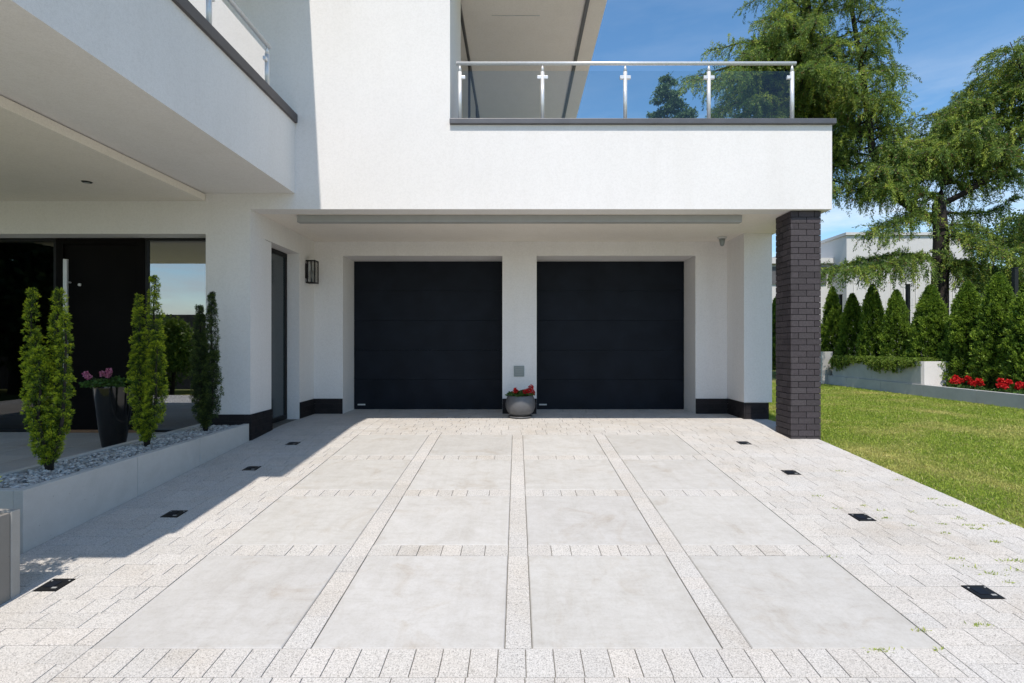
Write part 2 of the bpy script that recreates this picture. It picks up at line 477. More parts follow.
def paver(mb, x0, x1, y0, y1, z_off=0.0, gap=0.002, ch=0.002, tint=None):
    """one block with worn arrises: flat top, small chamfer, sides down into the bed"""
    if x1 - x0 < 0.009 or y1 - y0 < 0.009: return
    g = gap
    a = (x0 + g, y0 + g, x1 - g, y1 - g)
    b = (x0 + g + ch, y0 + g + ch, x1 - g - ch, y1 - g - ch)
    tl = random.gauss(0, 0.0006)
    def z(y, d): return G(y) + z_off + d
    zz = tl
    vs = [(a[0], a[1], z(a[1], -0.03)), (a[2], a[1], z(a[1], -0.03)), (a[2], a[3], z(a[3], -0.03)), (a[0], a[3], z(a[3], -0.03)),
          (a[0], a[1], z(a[1], zz - ch)), (a[2], a[1], z(a[1], zz - ch)), (a[2], a[3], z(a[3], zz - ch)), (a[0], a[3], z(a[3], zz - ch)),
          (b[0], b[1], z(b[1], zz)), (b[2], b[1], z(b[1], zz)), (b[2], b[3], z(b[3], zz)), (b[0], b[3], z(b[3], zz))]
    fs = [(0, 1, 5, 4), (1, 2, 6, 5), (2, 3, 7, 6), (3, 0, 4, 7), (4, 5, 9, 8), (5, 6, 10, 9), (6, 7, 11, 10), (7, 4, 8, 11), (8, 9, 10, 11)]
    if tint is None:
        k = random.uniform(0.945, 1.035); w = random.uniform(-0.008, 0.014)
        tint = (k + w, k, k - w)
    mb.add(vs, fs, tint)

def pave(mb, x0, x1, y0, y1, rd, widths, first=None, holes=()):
    y = y0; r = 0
    while y < y1 - 0.02:
        yy = min(y + rd, y1)
        x = x0; k = 0
        off = random.random() * widths[0]
        while x < x1 - 1e-4:
            w = random.choice(widths)
            if k == 0: w = max(0.07, w - off)
            xx = min(x + w, x1)
            if x1 - xx < 0.05: xx = x1
            hit = any(xx > h[0] and x < h[1] and yy > h[2] and y < h[3] for h in holes)
            if not hit: paver(mb, x, xx, y, yy)
            else:
                for h in holes:     # trim the block round the light
                    if xx > h[0] and x < h[1] and yy > h[2] and y < h[3]:
                        if x < h[0]: paver(mb, x, h[0], y, yy)
                        if xx > h[1]: paver(mb, h[1], xx, y, yy)
                        xa, xb = max(x, h[0]), min(xx, h[1])
                        if y < h[2]: paver(mb, xa, xb, y, h[2])
                        if yy > h[3]: paver(mb, xa, xb, h[3], yy)
            x = xx; k += 1
        y = yy; r += 1

lights_pos = [(2.865, 3.17), (2.88, 4.30), (2.91, 5.47), (2.94, 6.67), (-2.917, 3.25), (-2.91, 4.37), (-2.89, 5.61), (-2.89, 6.64)]
LS = 0.075
holes = [(x - LS, x + LS, y - LS, y + LS) for x, y in lights_pos]
COLS = [(-2.190, -1.206), (-1.060, -0.062), (0.077, 1.057), (1.206, 2.195)]
ROWS = [(2.642 + i * 1.153, 2.642 + i * 1.153 + 0.992) for i in range(4)]
pv = MB()
W_ = [0.14, 0.21, 0.21, 0.28, 0.28]
YE = ROWS[3][1]
pave(pv, -3.52, COLS[0][0], 0.0, 9.6, 0.1405, W_, holes=holes)
pave(pv, COLS[3][1], 4.02, 0.0, 9.6, 0.1405, W_, holes=holes)
y = 2.642
for rd in (0.205, 0.14, 0.14, 0.205, 0.14, 0.14, 0.205, 0.14, 0.14, 0.205, 0.14, 0.14, 0.14, 0.14, 0.14):
    if rd == 0.205:
        x = COLS[0][0]
        while x < COLS[3][1] - 0.01:
            xx = min(x + 0.1396, COLS[3][1]); paver(pv, x, xx, y - rd, y); x = xx
    else:
        pave(pv, COLS[0][0], COLS[3][1], y - rd, y, rd, [0.14, 0.14, 0.21])
    y -= rd
    if y < 0.2: break
pave(pv, COLS[0][0], COLS[3][1], YE, 9.54, 0.1405, W_)
for i in range(3):          # ribbons between the slabs, running up the drive
    x0, x1 = COLS[i][1], COLS[i + 1][0]
    yy = 2.642
    while yy < YE - 0.02:
        y2 = min(yy + random.choice([0.14, 0.21, 0.28]), YE)
        paver(pv, x0, x1, yy, y2); yy = y2
for i in range(3):          # cross ribbons
    y0, y1 = ROWS[i][1], ROWS[i + 1][0]
    for (x0, x1) in COLS:
        x = x0
        while x < x1 - 1e-4:
            xx = min(x + random.choice([0.14, 0.17, 0.21]), x1)
            if x1 - xx < 0.06: xx = x1
            paver(pv, x, xx, y0, y1); x = xx
tag(pv.build('paving', M['paver'], tint=True), kind='structure')
sl = MB()
for (x0, x1) in COLS:
    for (y0, y1) in ROWS:
        k = random.uniform(0.955, 1.03)
        paver(sl, x0, x1, y0, y1, 0.001, gap=0.003, ch=0.006, tint=(k, k, k * random.uniform(0.985, 1.0)))
tag(sl.build('driveway_slabs', M['slab'], tint=True), kind='structure')

tag(grid('street', [-7.9, 0, 14.0], [-12, -6, -1.2, -0.9, -0.5, 0.0], lambda x, y: G(y) - 0.004, simple('street_paving', (0.48, 0.455, 0.42), 0.9, var=0.1, scale=3)), kind='structure')  # unseen paving added behind the camera, pale so warm bounce reaches the shade
def mk_gravelbed():
    t = NT('white_gravel_bed'); v = t.n('ShaderNodeTexVoronoi'); v.inputs['Scale'].default_value = 22
    t.l(t.geo(), v.inputs['Vector']); t.col(t.ramp(v.outputs['Distance'], [(0.2, (0.70, 0.69, 0.67)), (0.6, (0.25, 0.25, 0.24))])); t.set(0.9, 0, 0.2); t.bump(v.outputs['Distance'], -0.8, 0.03)
    return t.m
tag(grid('gravel_path', [-15, -11, -8.0], [-2.6, -1.2, 0.3], lambda x, y: -0.45, mk_gravelbed()), kind='structure')
# porch platform in front of the entrance
pf = MB()
for i in range(12):
    for j in range(7):
        x1 = -4.20 - i * 0.5; y1 = 7.05 - j * 0.5
        k = random.uniform(0.75, 0.85)
        mbx = (x1 - 0.497, x1 - 0.003, y1 - 0.497, y1 - 0.003)
        pf.box(*mbx, -0.6, 0.0, (k, k, k))
tag(pf.build('porch_floor', M['paver'], tint=True, bevel=0.002), kind='structure')

# ================================================================== HOUSE
YF = 6.80
ZS = 2.987
house = empty('house', (0, YF, 0), 'modern white stucco house with two black garage doors, glass balcony railing and dark base bricks', 'house')
w = MB()
w.box(-9.0, -7.6, YF, 7.2, -0.62, 2.66)
w.box(-4.11, -3.52, YF, 7.2, -0.62, 2.66)
w.box(-3.87, -3.52, 7.2, 7.38, -0.3, 2.66)
w.box(-3.87, -3.52, 8.33, 8.93, -0.3, 2.67)
w.box(-3.87, -3.52, 7.2, 8.93, 2.67, ZS)
w.box(-9.0, -3.52, YF, 7.2, 2.661, 7.0)
w.box(-3.52, -0.885, YF, 7.06, ZS, 7.0)
w.box(-0.885, 4.16, YF, 7.06, ZS, 4.10)
w.box(-1.2, -0.885, 7.061, 8.1, 3.31, 6.69)
w.box(3.86, 4.16, 7.061, 15.0, 3.301, 4.11)
# rear wall of the canopy round the two doors
w.box(-3.87, -3.02, 8.931, 9.6, -0.1, 2.74)
w.box(-0.254, 0.341, 8.93, 9.6, -0.1, 2.74)
w.box(3.094, 3.645, 8.93, 9.6, -0.1, 2.74)
w.box(-3.87, 3.645, 8.932, 9.6, 2.741, ZS - 0.001)
w.box(3.646, 4.095, 8.27, 15.0, 0.272, ZS - 0.001)
w.box(3.666, 4.04, 8.29, 14.98, -0.1, 0.2715)
w.box(-9.0, 3.64, 14.7, 15.0, -0.1, ZS - 0.001)
w.box(-9.0, -8.7, 7.2, 14.7, -0.1, 7.0)
w.box(-8.7, -0.885, 14.01, 14.3, 3.31, 6.69)
w.build('wall', M['stucco'], house)
so = MB()
so.box(-3.519, 4.16, 7.061, 9.6, ZS, 3.30)
so.box(-3.519, 4.16, 9.601, 15.0, ZS, 3.30)
so.build('canopy_soffit', M['soffit'], house)
rf = MB()
rf.box(-8.7, -0.886, 7.06, 14.3, 6.70, 6.999)
rf.box(-0.885, 1.44, YF, 14.3, 6.70, 7.0)
rf.box(-9.0, -2.81, 1.68, YF - 0.001, 6.70, 7.0)
roof = rf.build('roof', M['soffit'], house)
g = MB(); g.box(1.10, 1.155, YF + 0.1, 14.2, 6.66, 6.699); g.build('roof_track', M['coping'], roof)
g = MB(); g.box(-0.42, 0.38, 8.60, 8.612, 6.692, 6.699); g.build('ceiling_strip', M['white_plastic'], roof)  # thin pale strip set across the ceiling
# balcony over the porch
bl = MB()
bl.box(-3.2, -2.93, 1.75, YF - 0.001, 3.195, 4.12)
bl.box(-9.0, -3.2, 1.75, 1.95, 3.195, 4.12)
bl.box(-9.0, -3.2, 1.951, YF - 0.001, 3.195, 3.40)
balc = bl.build('porch_balcony', M['stucco'], house)
g = MB(); g.box(-3.23, -2.895, 1.66, YF + 0.0 - 0.002, 4.12, 4.235); g.box(-9.0, -3.23, 1.66, 1.98, 4.12, 4.235)
g.build('coping', M['coping_dark'], balc, bevel=0.006)
g = MB(); g.box(-9.0, -4.11, 2.1, YF - 0.002, 3.095, 3.184); pcl = g.build('porch_ceiling', M['soffit'], house, bevel=0.003)
g = MB(); g.box(-9.0, -4.16, 2.15, YF - 0.003, 3.185, 3.194); g.build('shadow_gap', M['black_metal'], pcl)
g = MB(); g.box(-0.886, 4.195, YF - 0.045, 7.10, 4.101, 4.170); g.box(3.82, 4.195, 7.101, 15.02, 4.101, 4.170)
g.build('coping', M['coping'], house, bevel=0.006)
g = MB(); g.box(-3.03, 3.10, 7.09, 7.19, 2.885, ZS - 0.002); g.build('awning_case', M['grey_trim'], house, bevel=0.004)

# dark brick plinth and column
def bricks_on(mb, ax, c, u0, u1, z0, z1, out, course=0.082, L=0.21, joint=0.008, zf=None, short=0.105):
    """bricks laid against a plane. ax='x': plane y=c with u along x, ax='y': plane x=c with u along y; out = +-depth"""
    n = int(round((z1 - z0) / course)); ch = (z1 - z0) / n
    for i in range(n):
        za = z0 + i * ch; zb = za + ch - joint
        u = u0; first = True
        while u < u1 - 0.004:
            ln = L
            if first and i % 2: ln = short
            first = False
            v = min(u + ln, u1)
            if u1 - v < 0.04: v = u1
            k = random.uniform(0.82, 1.15); o = out * random.uniform(0.93, 1.0)
            j = joint / 2 if v < u1 - 0.001 else 0
            j0 = joint / 2 if u > u0 + 0.001 else 0
            lo, hi = min(c, c + o), max(c, c + o)
            if ax == 'x': mb.box(u + j0, v - j, lo, hi, za, zb, (k, k * random.uniform(.97, 1.0), k))
            else: mb.box(lo, hi, u + j0, v - j, za, zb, (k, k * random.uniform(.97, 1.0), k))
            u = v
for args, kw in ((('x', YF - 0.002, -4.11, -3.50, -0.25, 0.285, -0.02), dict(course=0.089)),
                 (('y', -3.518, YF - 0.002, 7.378, -0.25, 0.285, 0.02), dict(course=0.089)),
                 (('y', -3.518, 8.332, 8.928, 0.002, 0.27, 0.02), dict(course=0.089)),
                 (('x', 8.928, -3.498, -3.022, 0.002, 0.27, -0.02), dict(course=0.089)),
                 (('x', 8.928, -0.252, 0.339, 0.002, 0.27, -0.02), dict(course=0.089)),
                 (('x', 8.928, 3.096, 3.645, 0.002, 0.27, -0.02), dict(course=0.089)),
                 (('y', 3.664, 8.272, 8.908, 0.002, 0.27, -0.02), dict(course=0.089)),
                 (('x', 8.289, 3.668, 4.045, 0.002, 0.27, -0.02), dict(course=0.089))):
    pl = MB(); bricks_on(pl, *args, **kw); po = pl.build('brick_plinth', M['brick_dark'], house, tint=True)
    ax, c_, u0, u1, z0, z1, out = args; lo, hi = sorted((c_ - out * 0.05, c_ + out * 0.7)); g = MB()
    if ax == 'x': g.box(u0 + 0.002, u1 - 0.002, lo, hi, z0 + 0.002, z1 - 0.009)
    else: g.box(lo, hi, u0 + 0.002, u1 - 0.002, z0 + 0.002, z1 - 0.009)
    g.build('mortar', M['mortar'], po)
cl = MB()
cx0, cx1, cy0, cy1 = 3.650, 4.050, 6.865, 7.265
bricks_on(cl, 'x', cy0 + 0.02, cx0, cx1, -0.10, ZS - 0.003, -0.02)
bricks_on(cl, 'y', cx0 + 0.02, cy0, cy1, -0.10, ZS - 0.003, -0.02, short=0.09)
bricks_on(cl, 'y', cx1 - 0.02, cy0, cy1, -0.10, ZS - 0.003, 0.02, short=0.09)
bricks_on(cl, 'x', cy1 - 0.02, cx0, cx1, -0.10, ZS - 0.003, 0.02)
col_o = cl.build('brick_column', M['brick'], house, tint=True)
g = MB(); g.box(cx0 + 0.012, cx1 - 0.012, cy0 + 0.012, cy1 - 0.012, -0.2, ZS - 0.004); g.build('mortar', M['mortar'], col_o)

# garage doors
for (a, b) in ((-3.02, -0.254), (0.341, 3.094)):
    g = MB(); n = 5; h = 2.74 / n
    for i in range(n):
        z0 = i * h; z1 = z0 + h
        # each section: face with stepped edge so that the joint reads as a line
        g.box(a + 0.001, b - 0.001, 9.54, 9.58, z0 + 0.0025, z1 - 0.0025)
        g.box(a + 0.001, b - 0.001, 9.545, 9.58, z0 - 0.002, z0 + 0.002)
    gd = g.build('garage_door', M['garage_l'], house, bevel=0.0015)
    g = MB(); g.box(a + 0.07, a + 0.21, 9.536, 9.5395, 0.075, 0.10); g.build('maker_plate', M['white_plastic'], gd)
    g = MB(); g.box(a + 0.001, b - 0.001, 9.545, 9.575, 0.0, 0.018); g.build('rubber_seal', M['black_metal'], gd)

# entrance: glazing, door
def framed_pane(name, x0, x1, z0, z1, y, fw, parent, gm):
    f = MB()
    f.box(x0, x0 + fw, y, y + 0.06, z0, z1); f.box(x1 - fw, x1, y, y + 0.06, z0, z1)
    f.box(x0 + fw, x1 - fw, y, y + 0.06, z0, z0 + fw); f.box(x0 + fw, x1 - fw, y, y + 0.06, z1 - fw, z1)
    fr = f.build(name, M['black_metal'], parent, bevel=0.003)
    p = MB(); p.add([(x0 + fw, y + 0.03, z0 + fw), (x1 - fw, y + 0.03, z0 + fw), (x1 - fw, y + 0.03, z1 - fw), (x0 + fw, y + 0.03, z1 - fw)], [(0, 1, 2, 3)])
    p.build('pane', gm, fr)
    return fr
framed_pane('entrance_window', -7.6, -6.32, 0.0, 2.658, 7.06, 0.035, house, M['window'])
framed_pane('entrance_window', -5.10, -4.112, 0.0, 2.658, 7.06, 0.03, house, M['window_bright'])
g = MB(); g.box(-6.318, -6.22, 7.055, 7.12, 0, 2.658); g.box(-5.21, -5.102, 7.055, 7.12, 0, 2.658)
g.box(-6.22, -5.21, 7.055, 7.12, 2.58, 2.658); g.box(-6.218, -5.212, 7.075, 7.12, 0.012, 2.578)
ed = g.build('entrance_door', M['dark_panel'], house, bevel=0.004)
g = MB(); g.box(-6.155, -6.105, 6.98, 7.01, 0.45, 2.36); g.tube([(-6.13, 7.0, 0.75), (-6.13, 7.075, 0.75)], 0.012); g.tube([(-6.13, 7.0, 2.05), (-6.13, 7.075, 2.05)], 0.012)
g.build('handle', M['steel'], ed, bevel=0.003)
g = MB(); g.lathe(-5.98, 0, [(0.0, 0), (0.0, 0)], 4) if False else g.tube([(-6.0, 7.055, 2.02), (-6.0, 7.076, 2.02)], 0.02, 14)
g.build('door_viewer', M['steel'], ed)
g = MB(); g.box(-6.3, -5.1, 6.99, 7.054, 0.002, 0.035); g.build('threshold', M['wood_step'], house, bevel=0.003)
# hall behind the glass
g = MB(); g.box(-8.69, -4.12, 7.21, 11.5, -0.1, 0.0); g.build('hall_floor', M['floor_in'], house)
g = MB(); g.box(-8.69, -4.12, 11.5, 11.6, 0, 2.9); g.box(-4.11, -3.98, 7.21, 11.5, 0, 2.9); g.box(-8.69, -4.12, 7.21, 11.5, 2.72, 2.85)
g.box(-8.69, -8.5, 7.25, 11.4, 0.0, 2.7); g.box(-6.6, -6.45, 7.9, 11.4, 0.0, 2.7)
g.build('hall_wall', M['wall_in'], house)

# side door of the garage court
g = MB(); X = -3.715
g.box(X - 0.05, X, 7.382, 7.43, 0.0, 2.665); g.box(X - 0.05, X, 8.27, 8.328, 0.0, 2.665)
g.box(X - 0.05, X, 7.43, 8.27, 2.60, 2.665); g.box(X - 0.05, X, 7.43, 8.27, 0.0, 0.07)
sd = g.build('side_door', M['black_metal'], house, bevel=0.003)
g = MB(); g.box(X - 0.035, X - 0.02, 7.431, 8.269, 0.071, 2.599); g.build('pane', M['frost'], sd)
g = MB(); g.box(X - 0.004, X + 0.02, 7.50, 7.52, 1.75, 2.28); g.box(X - 0.02, X + 0.002, 7.50, 7.52, 1.78, 1.80); g.box(X - 0.02, X + 0.002, 7.50, 7.52, 2.22, 2.24)
g.build('pull_handle', M['black_metal'], sd)
g = MB(); g.box(-3.96, -3.94, 7.3, 8.4, 0, 2.7); g.build('lining', M['wall_in'], sd)

# terrace window beyond the return wall
g = MB(); x = -0.90
for yy in (8.10, 9.9, 11.7, 13.5): g.box(x - 0.05, x, yy, yy + 0.07, 3.31, 6.69)
g.box(x - 0.05, x, 8.17, 13.5, 6.60, 6.69); g.box(x - 0.05, x, 8.17, 13.5, 3.31, 3.38)
tw = g.build('terrace_window', M['coping_dark'], house)
g = MB(); g.add([(x - 0.02, 8.17, 3.38), (x - 0.02, 13.5, 3.38), (x - 0.02, 13.5, 6.6), (x - 0.02, 8.17, 6.6)], [(0, 1, 2, 3)]); g.build('pane', M['window'], tw)
g = MB(); g.box(-1.7, -1.6, 8.1, 14.0, 3.31, 6.69); g.build('curtain', M['wall_in'], tw)

# railings
def railing(name, A, B, zc, zr, posts, inward, parent_label):
    """A->B along one axis; posts = parameter positions in metres from A; inward = unit vector towards the terrace"""
    A = Vector(A); B = Vector(B); d = (B - A).normalized(); inn = Vector(inward)
    P = lambda s, z, k=0.0: tuple((A + d * s + inn * k) + Vector((0, 0, z)))
    h = MB(); h.tube([P(-0.05, zr), P((B - A).length + 0.05, zr)], 0.024, 16)
    rail = h.build(name, M['steel'], house)
    for s in posts:
        q = MB()
        q.tube([P(s, zc), P(s, zc + 0.01)], 0.045, 20)
        q.tube([P(s, zc), P(s, zr - 0.115)], 0.026, 16)
        q.tube([P(s, zr - 0.115), P(s, zr - 0.02)], [0.026, 0.008], 16)
        po = q.build('post', M['steel'], rail)
        q = MB()
        for z in (zr - 0.19,):
            for sg in (-1, 1):
                if (s == posts[0] and sg < 0) or (s == posts[-1] and sg > 0): continue
                c = Vector(P(s + sg * 0.042, z)); hx = abs(d.x) * 0.03 + abs(d.y) * 0.018; hy = abs(d.y) * 0.03 + abs(d.x) * 0.018
                q.box(c.x - hx, c.x + hx, c.y - hy, c.y + hy, z - 0.022, z + 0.022)
        q.build('clamp', M['steel'], rail, bevel=0.004)
    for a, b in zip(posts[:-1], posts[1:]):
        q = MB(); z0, z1 = zc + 0.03, zr - 0.10
        q.add([P(a + 0.035, z0), P(b - 0.035, z0), P(b - 0.035, z1), P(a + 0.035, z1)], [(0, 1, 2, 3)])
        q.build('glass_panel', M['glass'], rail)
    return rail
YR = 6.90
railing('terrace_railing', (-0.764, YR, 0), (3.685, YR, 0), 4.170, 4.965, [0.0, 1.106, 2.214, 3.334, 4.449], (0, 1, 0), '')
railing('balcony_railing', (-2.96, 6.10, 0), (-2.96, 2.0, 0), 4.235, 4.75, [0.0, 1.15, 2.30, 3.45], (-1, 0, 0), '')

# ------------------------------------------------------------------ fixtures on the house
wl = empty('wall_lamp', (-3.52, 8.62, 2.41), 'black framed glass lantern on the white wall beside the narrow side door', 'wall lamp')
g = MB(); g.box(-3.518, -3.50, 8.55, 8.69, 2.30, 2.55); g.build('wall_plate', M['black_metal'], wl, bevel=0.003)
g = MB(); x0, x1, y0, y1, z0, z1 = -3.499, -3.345, 8.53, 8.69, 2.24, 2.58
for (a, b) in ((x0 + .02, y0), (x1 - 0.016, y0), (x1 - 0.016, y1 - 0.016), (x0 + .02, y1 - 0.016)): g.box(a, a + 0.016, b, b + 0.016, z0, z1)
g.box(x0, x1, y0, y1, z1 + 0.001, z1 + 0.022); g.box(x0, x1, y0, y1, z0 - 0.020, z0 - 0.001)
g.build('frame', M['black_metal'], wl, bevel=0.002)
g = MB(); g.box(x0 + 0.03, x1 - 0.008, y0 + 0.008, y1 - 0.008, z0 + 0.001, z1 - 0.001); g.build('glass_shade', mk_glass('lamp_glass', (0.9, 0.9, 0.88), 1.0, 0.8), wl)
g = MB(); g.lathe(-3.42, 8.61, [(0.016, 2.22), (0.016, 2.30), (0.03, 2.34), (0.03, 2.40), (0.012, 2.44)], 14); g.build('bulb', M['white_plastic'], wl)

ms = empty('motion_sensor', (3.41, 8.56, ZS), 'small pale sensor hanging under the canopy near the right garage door', 'sensor')
g = MB(); g.lathe(3.41, 8.56, [(0.072, ZS - 0.03), (0.075, ZS - 0.001)], 24); g.build('base_plate', M['white_plastic'], ms)
g = MB(); g.lathe(3.41, 8.56, [(0.018, ZS - 0.15), (0.03, ZS - 0.14), (0.042, ZS - 0.09), (0.05, ZS - 0.031)], 24); g.build('sensor_head', M['grey_plastic'], ms)

ic = empty('intercom_panel', (0.035, 8.93, 0.74), 'small square grey intercom plate on the pillar between the garage doors', 'intercom')
g = MB(); g.box(-0.055, 0.125, 8.912, 8.928, 0.645, 0.83); g.build('plate', M['grey_plastic'], ic, bevel=0.004)
g = MB()
for i in range(5): g.box(-0.03, 0.10, 8.906, 8.9115, 0.675 + i * 0.03, 0.685 + i * 0.03)
g.build('speaker_grille', M['grey_trim'], ic)

dl = empty('downlight', (-5.01, 6.0, 3.095), 'small black recessed downlight in the porch ceiling', 'downlight')
g = MB(); g.lathe(-5.01, 6.0, [(0.045, 3.085), (0.055, 3.0945)], 24); g.build('trim_ring', M['black_metal'], dl)
g = MB(); g.lathe(-5.01, 6.0, [(0.02, 3.080), (0.030, 3.0845)], 16); g.build('lens', M['grey_plastic'], dl)

GL = ['square black ground light nearest the camera on the lawn side, weeds beside it',
      'square black ground light on the lawn side, second from the camera',
      'square black ground light on the lawn side, second from the brick column',
      'square black ground light on the lawn side, nearest the brick column',
      'square black ground light in dappled shade by the low concrete block',
      'square black ground light in shade beside the middle of the long concrete planter',
      'square black ground light in shade beside the far end of the long concrete planter',
      'square black ground light in shade nearest the side door and dark base bricks']
proto = None
for (x, y), lab in zip(lights_pos, GL):
    if proto is None:
        gl = empty('ground_light', (0, 0, 0))
        q = MB(); s = LS - 0.004
        q.box(-s, s, -s, s, -0.03, 0.0015); q.build('cover', M['black_metal'], gl, bevel=0.002)
        q = MB(); q.box(-0.045, 0.02, -0.035, 0.035, 0.0016, 0.004); q.build('lens', M['garage_l'], gl)
        q = MB(); q.box(0.018, 0.048, -0.048, -0.034, 0.0017, 0.004); q.build('marker', M['grey_trim'], gl)
        for sx, sy in ((-0.052, 0.04), (0.055, 0.045)):
            q = MB(); q.tube([(sx, sy, 0.001), (sx, sy, 0.004)], 0.006, 10); q.build('screw', M['grey_trim'], gl)
        proto = gl; o = gl
    else: o = copy_tree(proto)
    o.location = (x, y, G(y) + 0.001)
    o.rotation_euler.x = math.atan(0.0709)
    tag(o, lab, 'ground light', 'square ground lights set in the paving')

# ================================================================== PLANTERS
ico_me = None
def pebbles(name, pts, sizes, cols, flat=0.6):
    import bmesh
    bm = bmesh.new(); bmesh.ops.create_icosphere(bm, subdivisions=1, radius=1.0)
    bm.verts.ensure_lookup_table()
    bv = np.array([v.co[:] for v in bm.verts]); bf = [tuple(v.index for v in f.verts) for f in bm.faces]
    bm.free()
    mb = MB()
    for p, s, c in zip(pts, sizes, cols):
        a = random.random() * 6.28; tilt = random.gauss(0, 0.3)
        sc = np.array([s * random.uniform(0.9, 1.5), s * random.uniform(0.7, 1.05), s * random.uniform(0.5, 0.9) * flat / 0.6])
        v = bv * sc * (1 + rng.normal(size=bv.shape) * 0.07)
        R = np.array(Matrix.Rotation(a, 3, 'Z') @ Matrix.Rotation(tilt, 3, 'X'))
        v = v @ R.T + np.array(p)
        mb.add(v.tolist(), bf, c, True)
    return mb

PX0, PX1, PY0, PY1 = -4.18, -3.52, 3.67, YF - 0.03
pt = empty('long_planter', (-3.85, 5.2, 0), 'long low pale concrete planter filled with pebbles beside the shaded paving', 'planter')
g = MB()
segs = [3.67, 4.78, 5.72, PY1]
for a, b in zip(segs[:-1], segs[1:]):
    g.box(PX1 - 0.07, PX1, a + (0.0 if a == segs[0] else 0.002), b - 0.002, -0.5, 0.16)
g.build('side_panel', M['concrete'], pt, bevel=0.004)
g = MB(); g.box(PX0, PX1 - 0.071, PY0, PY0 + 0.07, -0.5, 0.159); g.build('end_panel', M['concrete'], pt, bevel=0.004)
g = MB(); g.box(PX0, PX0 + 0.07, PY0 + 0.071, PY1, -0.5, 0.158); g.build('rear_panel', M['concrete'], pt, bevel=0.004)
g = MB(); g.box(PX0 + 0.0705, PX1 - 0.0705, PY0 + 0.0705, PY1, -0.5, 0.115); g.build('soil', M['soil'], pt)
pts = []; sz = []; cs = []
for i in range(4200):
    x = random.uniform(PX0 + 0.085, PX1 - 0.085); y = random.uniform(PY0 + 0.085, PY1 - 0.02)
    pts.append((x, y, 0.118 + random.uniform(0, 0.028))); sz.append(random.uniform(0.009, 0.021))
    k = random.choice([0.30, 0.38, 0.46, 0.52, 0.60]) * random.uniform(0.85, 1.1); cs.append((k * 1.04, k, k * 0.94))
tag(pebbles('pebbles', pts, sz, cs).build('pebbles', M['pebble'], tint=True), 'grey and white pebbles covering the soil of the long concrete planter', 'pebbles', kind='stuff')

# near block planter at the left edge
bp = empty('block_planter', (-3.3, 2.2, 0), 'low brownish concrete block at the left edge in front of the long planter', 'planter')
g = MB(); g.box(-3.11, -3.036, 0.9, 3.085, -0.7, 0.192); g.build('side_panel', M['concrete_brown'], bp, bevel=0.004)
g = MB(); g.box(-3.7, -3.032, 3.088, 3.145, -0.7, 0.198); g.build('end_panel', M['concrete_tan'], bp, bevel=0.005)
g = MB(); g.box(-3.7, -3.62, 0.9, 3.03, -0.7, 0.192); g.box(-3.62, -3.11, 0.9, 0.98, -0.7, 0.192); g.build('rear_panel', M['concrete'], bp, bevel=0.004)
g = MB(); g.box(-3.619, -3.111, 0.981, 3.031, -0.7, 0.15); g.build('soil', M['soil'], bp)

def needles_clump(P, D, T, c, up, r, n, base_t):
    """rosette of needles round c"""
    d = rng.normal(size=(n, 3)); d /= np.linalg.norm(d, axis=1, keepdims=True)
    d = d + np.array(up) * 0.9
    P.append(np.tile(np.array(c), (n, 1)) + d * r * 0.1); D.append(d)
    T.append(np.full(n, base_t) + rng.normal(size=n) * 0.10)

def yew(name, x, y, z0, stems, mat, label, dens=1.0, group='columnar yews in the long planter', needle=0.023, tilt=(0, 0)):
    root = empty(name, (x, y, z0), label, 'yew', group)
    wd = MB(); P = []; D = []; T = []
    for (dx, dy, h, r) in stems:
        pts_ = []
        for k in range(7):
            s = k / 6
            pts_.append((x + dx * min(1, s * 2.2) + 0.01 * math.sin(k * 2 + dx * 30), y + dy * min(1, s * 2.2), z0 - 0.02 + h * s))
        wd.tube(pts_, [0.016 * (1 - 0.8 * k / 6) + 0.002 for k in range(7)], 6)
        r = r * 0.80
        circ = 6.283 * r
        n = int(1.55 * dens * h * circ / 0.0011 * 0.40)
        for i in range(n):
            s = random.uniform(0.07, 1.0)
            prof = min(1.0, (s + 0.02) * 4.0) * (1.0 if s < 0.6 else 1.0 - 0.66 * ((s - 0.6) / 0.4) ** 1.4)
            a = random.random() * 6.283
            lump = 1 + 0.55 * mnoise.noise(Vector((math.cos(a) * 1.8 + dx * 50, math.sin(a) * 1.8 + dy * 50, s * h * 13)))
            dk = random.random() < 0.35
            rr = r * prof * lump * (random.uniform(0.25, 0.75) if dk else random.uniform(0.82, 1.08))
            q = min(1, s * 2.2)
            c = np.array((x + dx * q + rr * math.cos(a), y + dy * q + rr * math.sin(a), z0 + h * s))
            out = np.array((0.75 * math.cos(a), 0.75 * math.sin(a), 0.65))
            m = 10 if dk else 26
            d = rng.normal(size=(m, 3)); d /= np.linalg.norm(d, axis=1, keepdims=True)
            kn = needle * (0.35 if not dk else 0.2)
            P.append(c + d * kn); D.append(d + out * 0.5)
            if dk: T.append(np.full(m, 0.0))  # inner needles darkest: shade between the knobs put into the tint
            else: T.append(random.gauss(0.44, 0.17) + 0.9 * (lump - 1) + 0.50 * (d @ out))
    P = np.concatenate(P); D = np.concatenate(D); T = np.concatenate(T)
    L = rng.uniform(0.7, 1.25, len(P)) * needle
    leaves('foliage', P, D, L, L * 0.26, T, mat, root)
    wd.build('stem', M['bark'], root)
    return root
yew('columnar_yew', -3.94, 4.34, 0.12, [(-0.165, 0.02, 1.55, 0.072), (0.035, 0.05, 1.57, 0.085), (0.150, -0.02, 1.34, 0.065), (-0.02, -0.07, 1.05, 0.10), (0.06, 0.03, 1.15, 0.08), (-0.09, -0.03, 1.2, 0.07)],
    M['yew'], 'bright green columnar yew with three forked tips, nearest the camera in the long planter', 1.0)
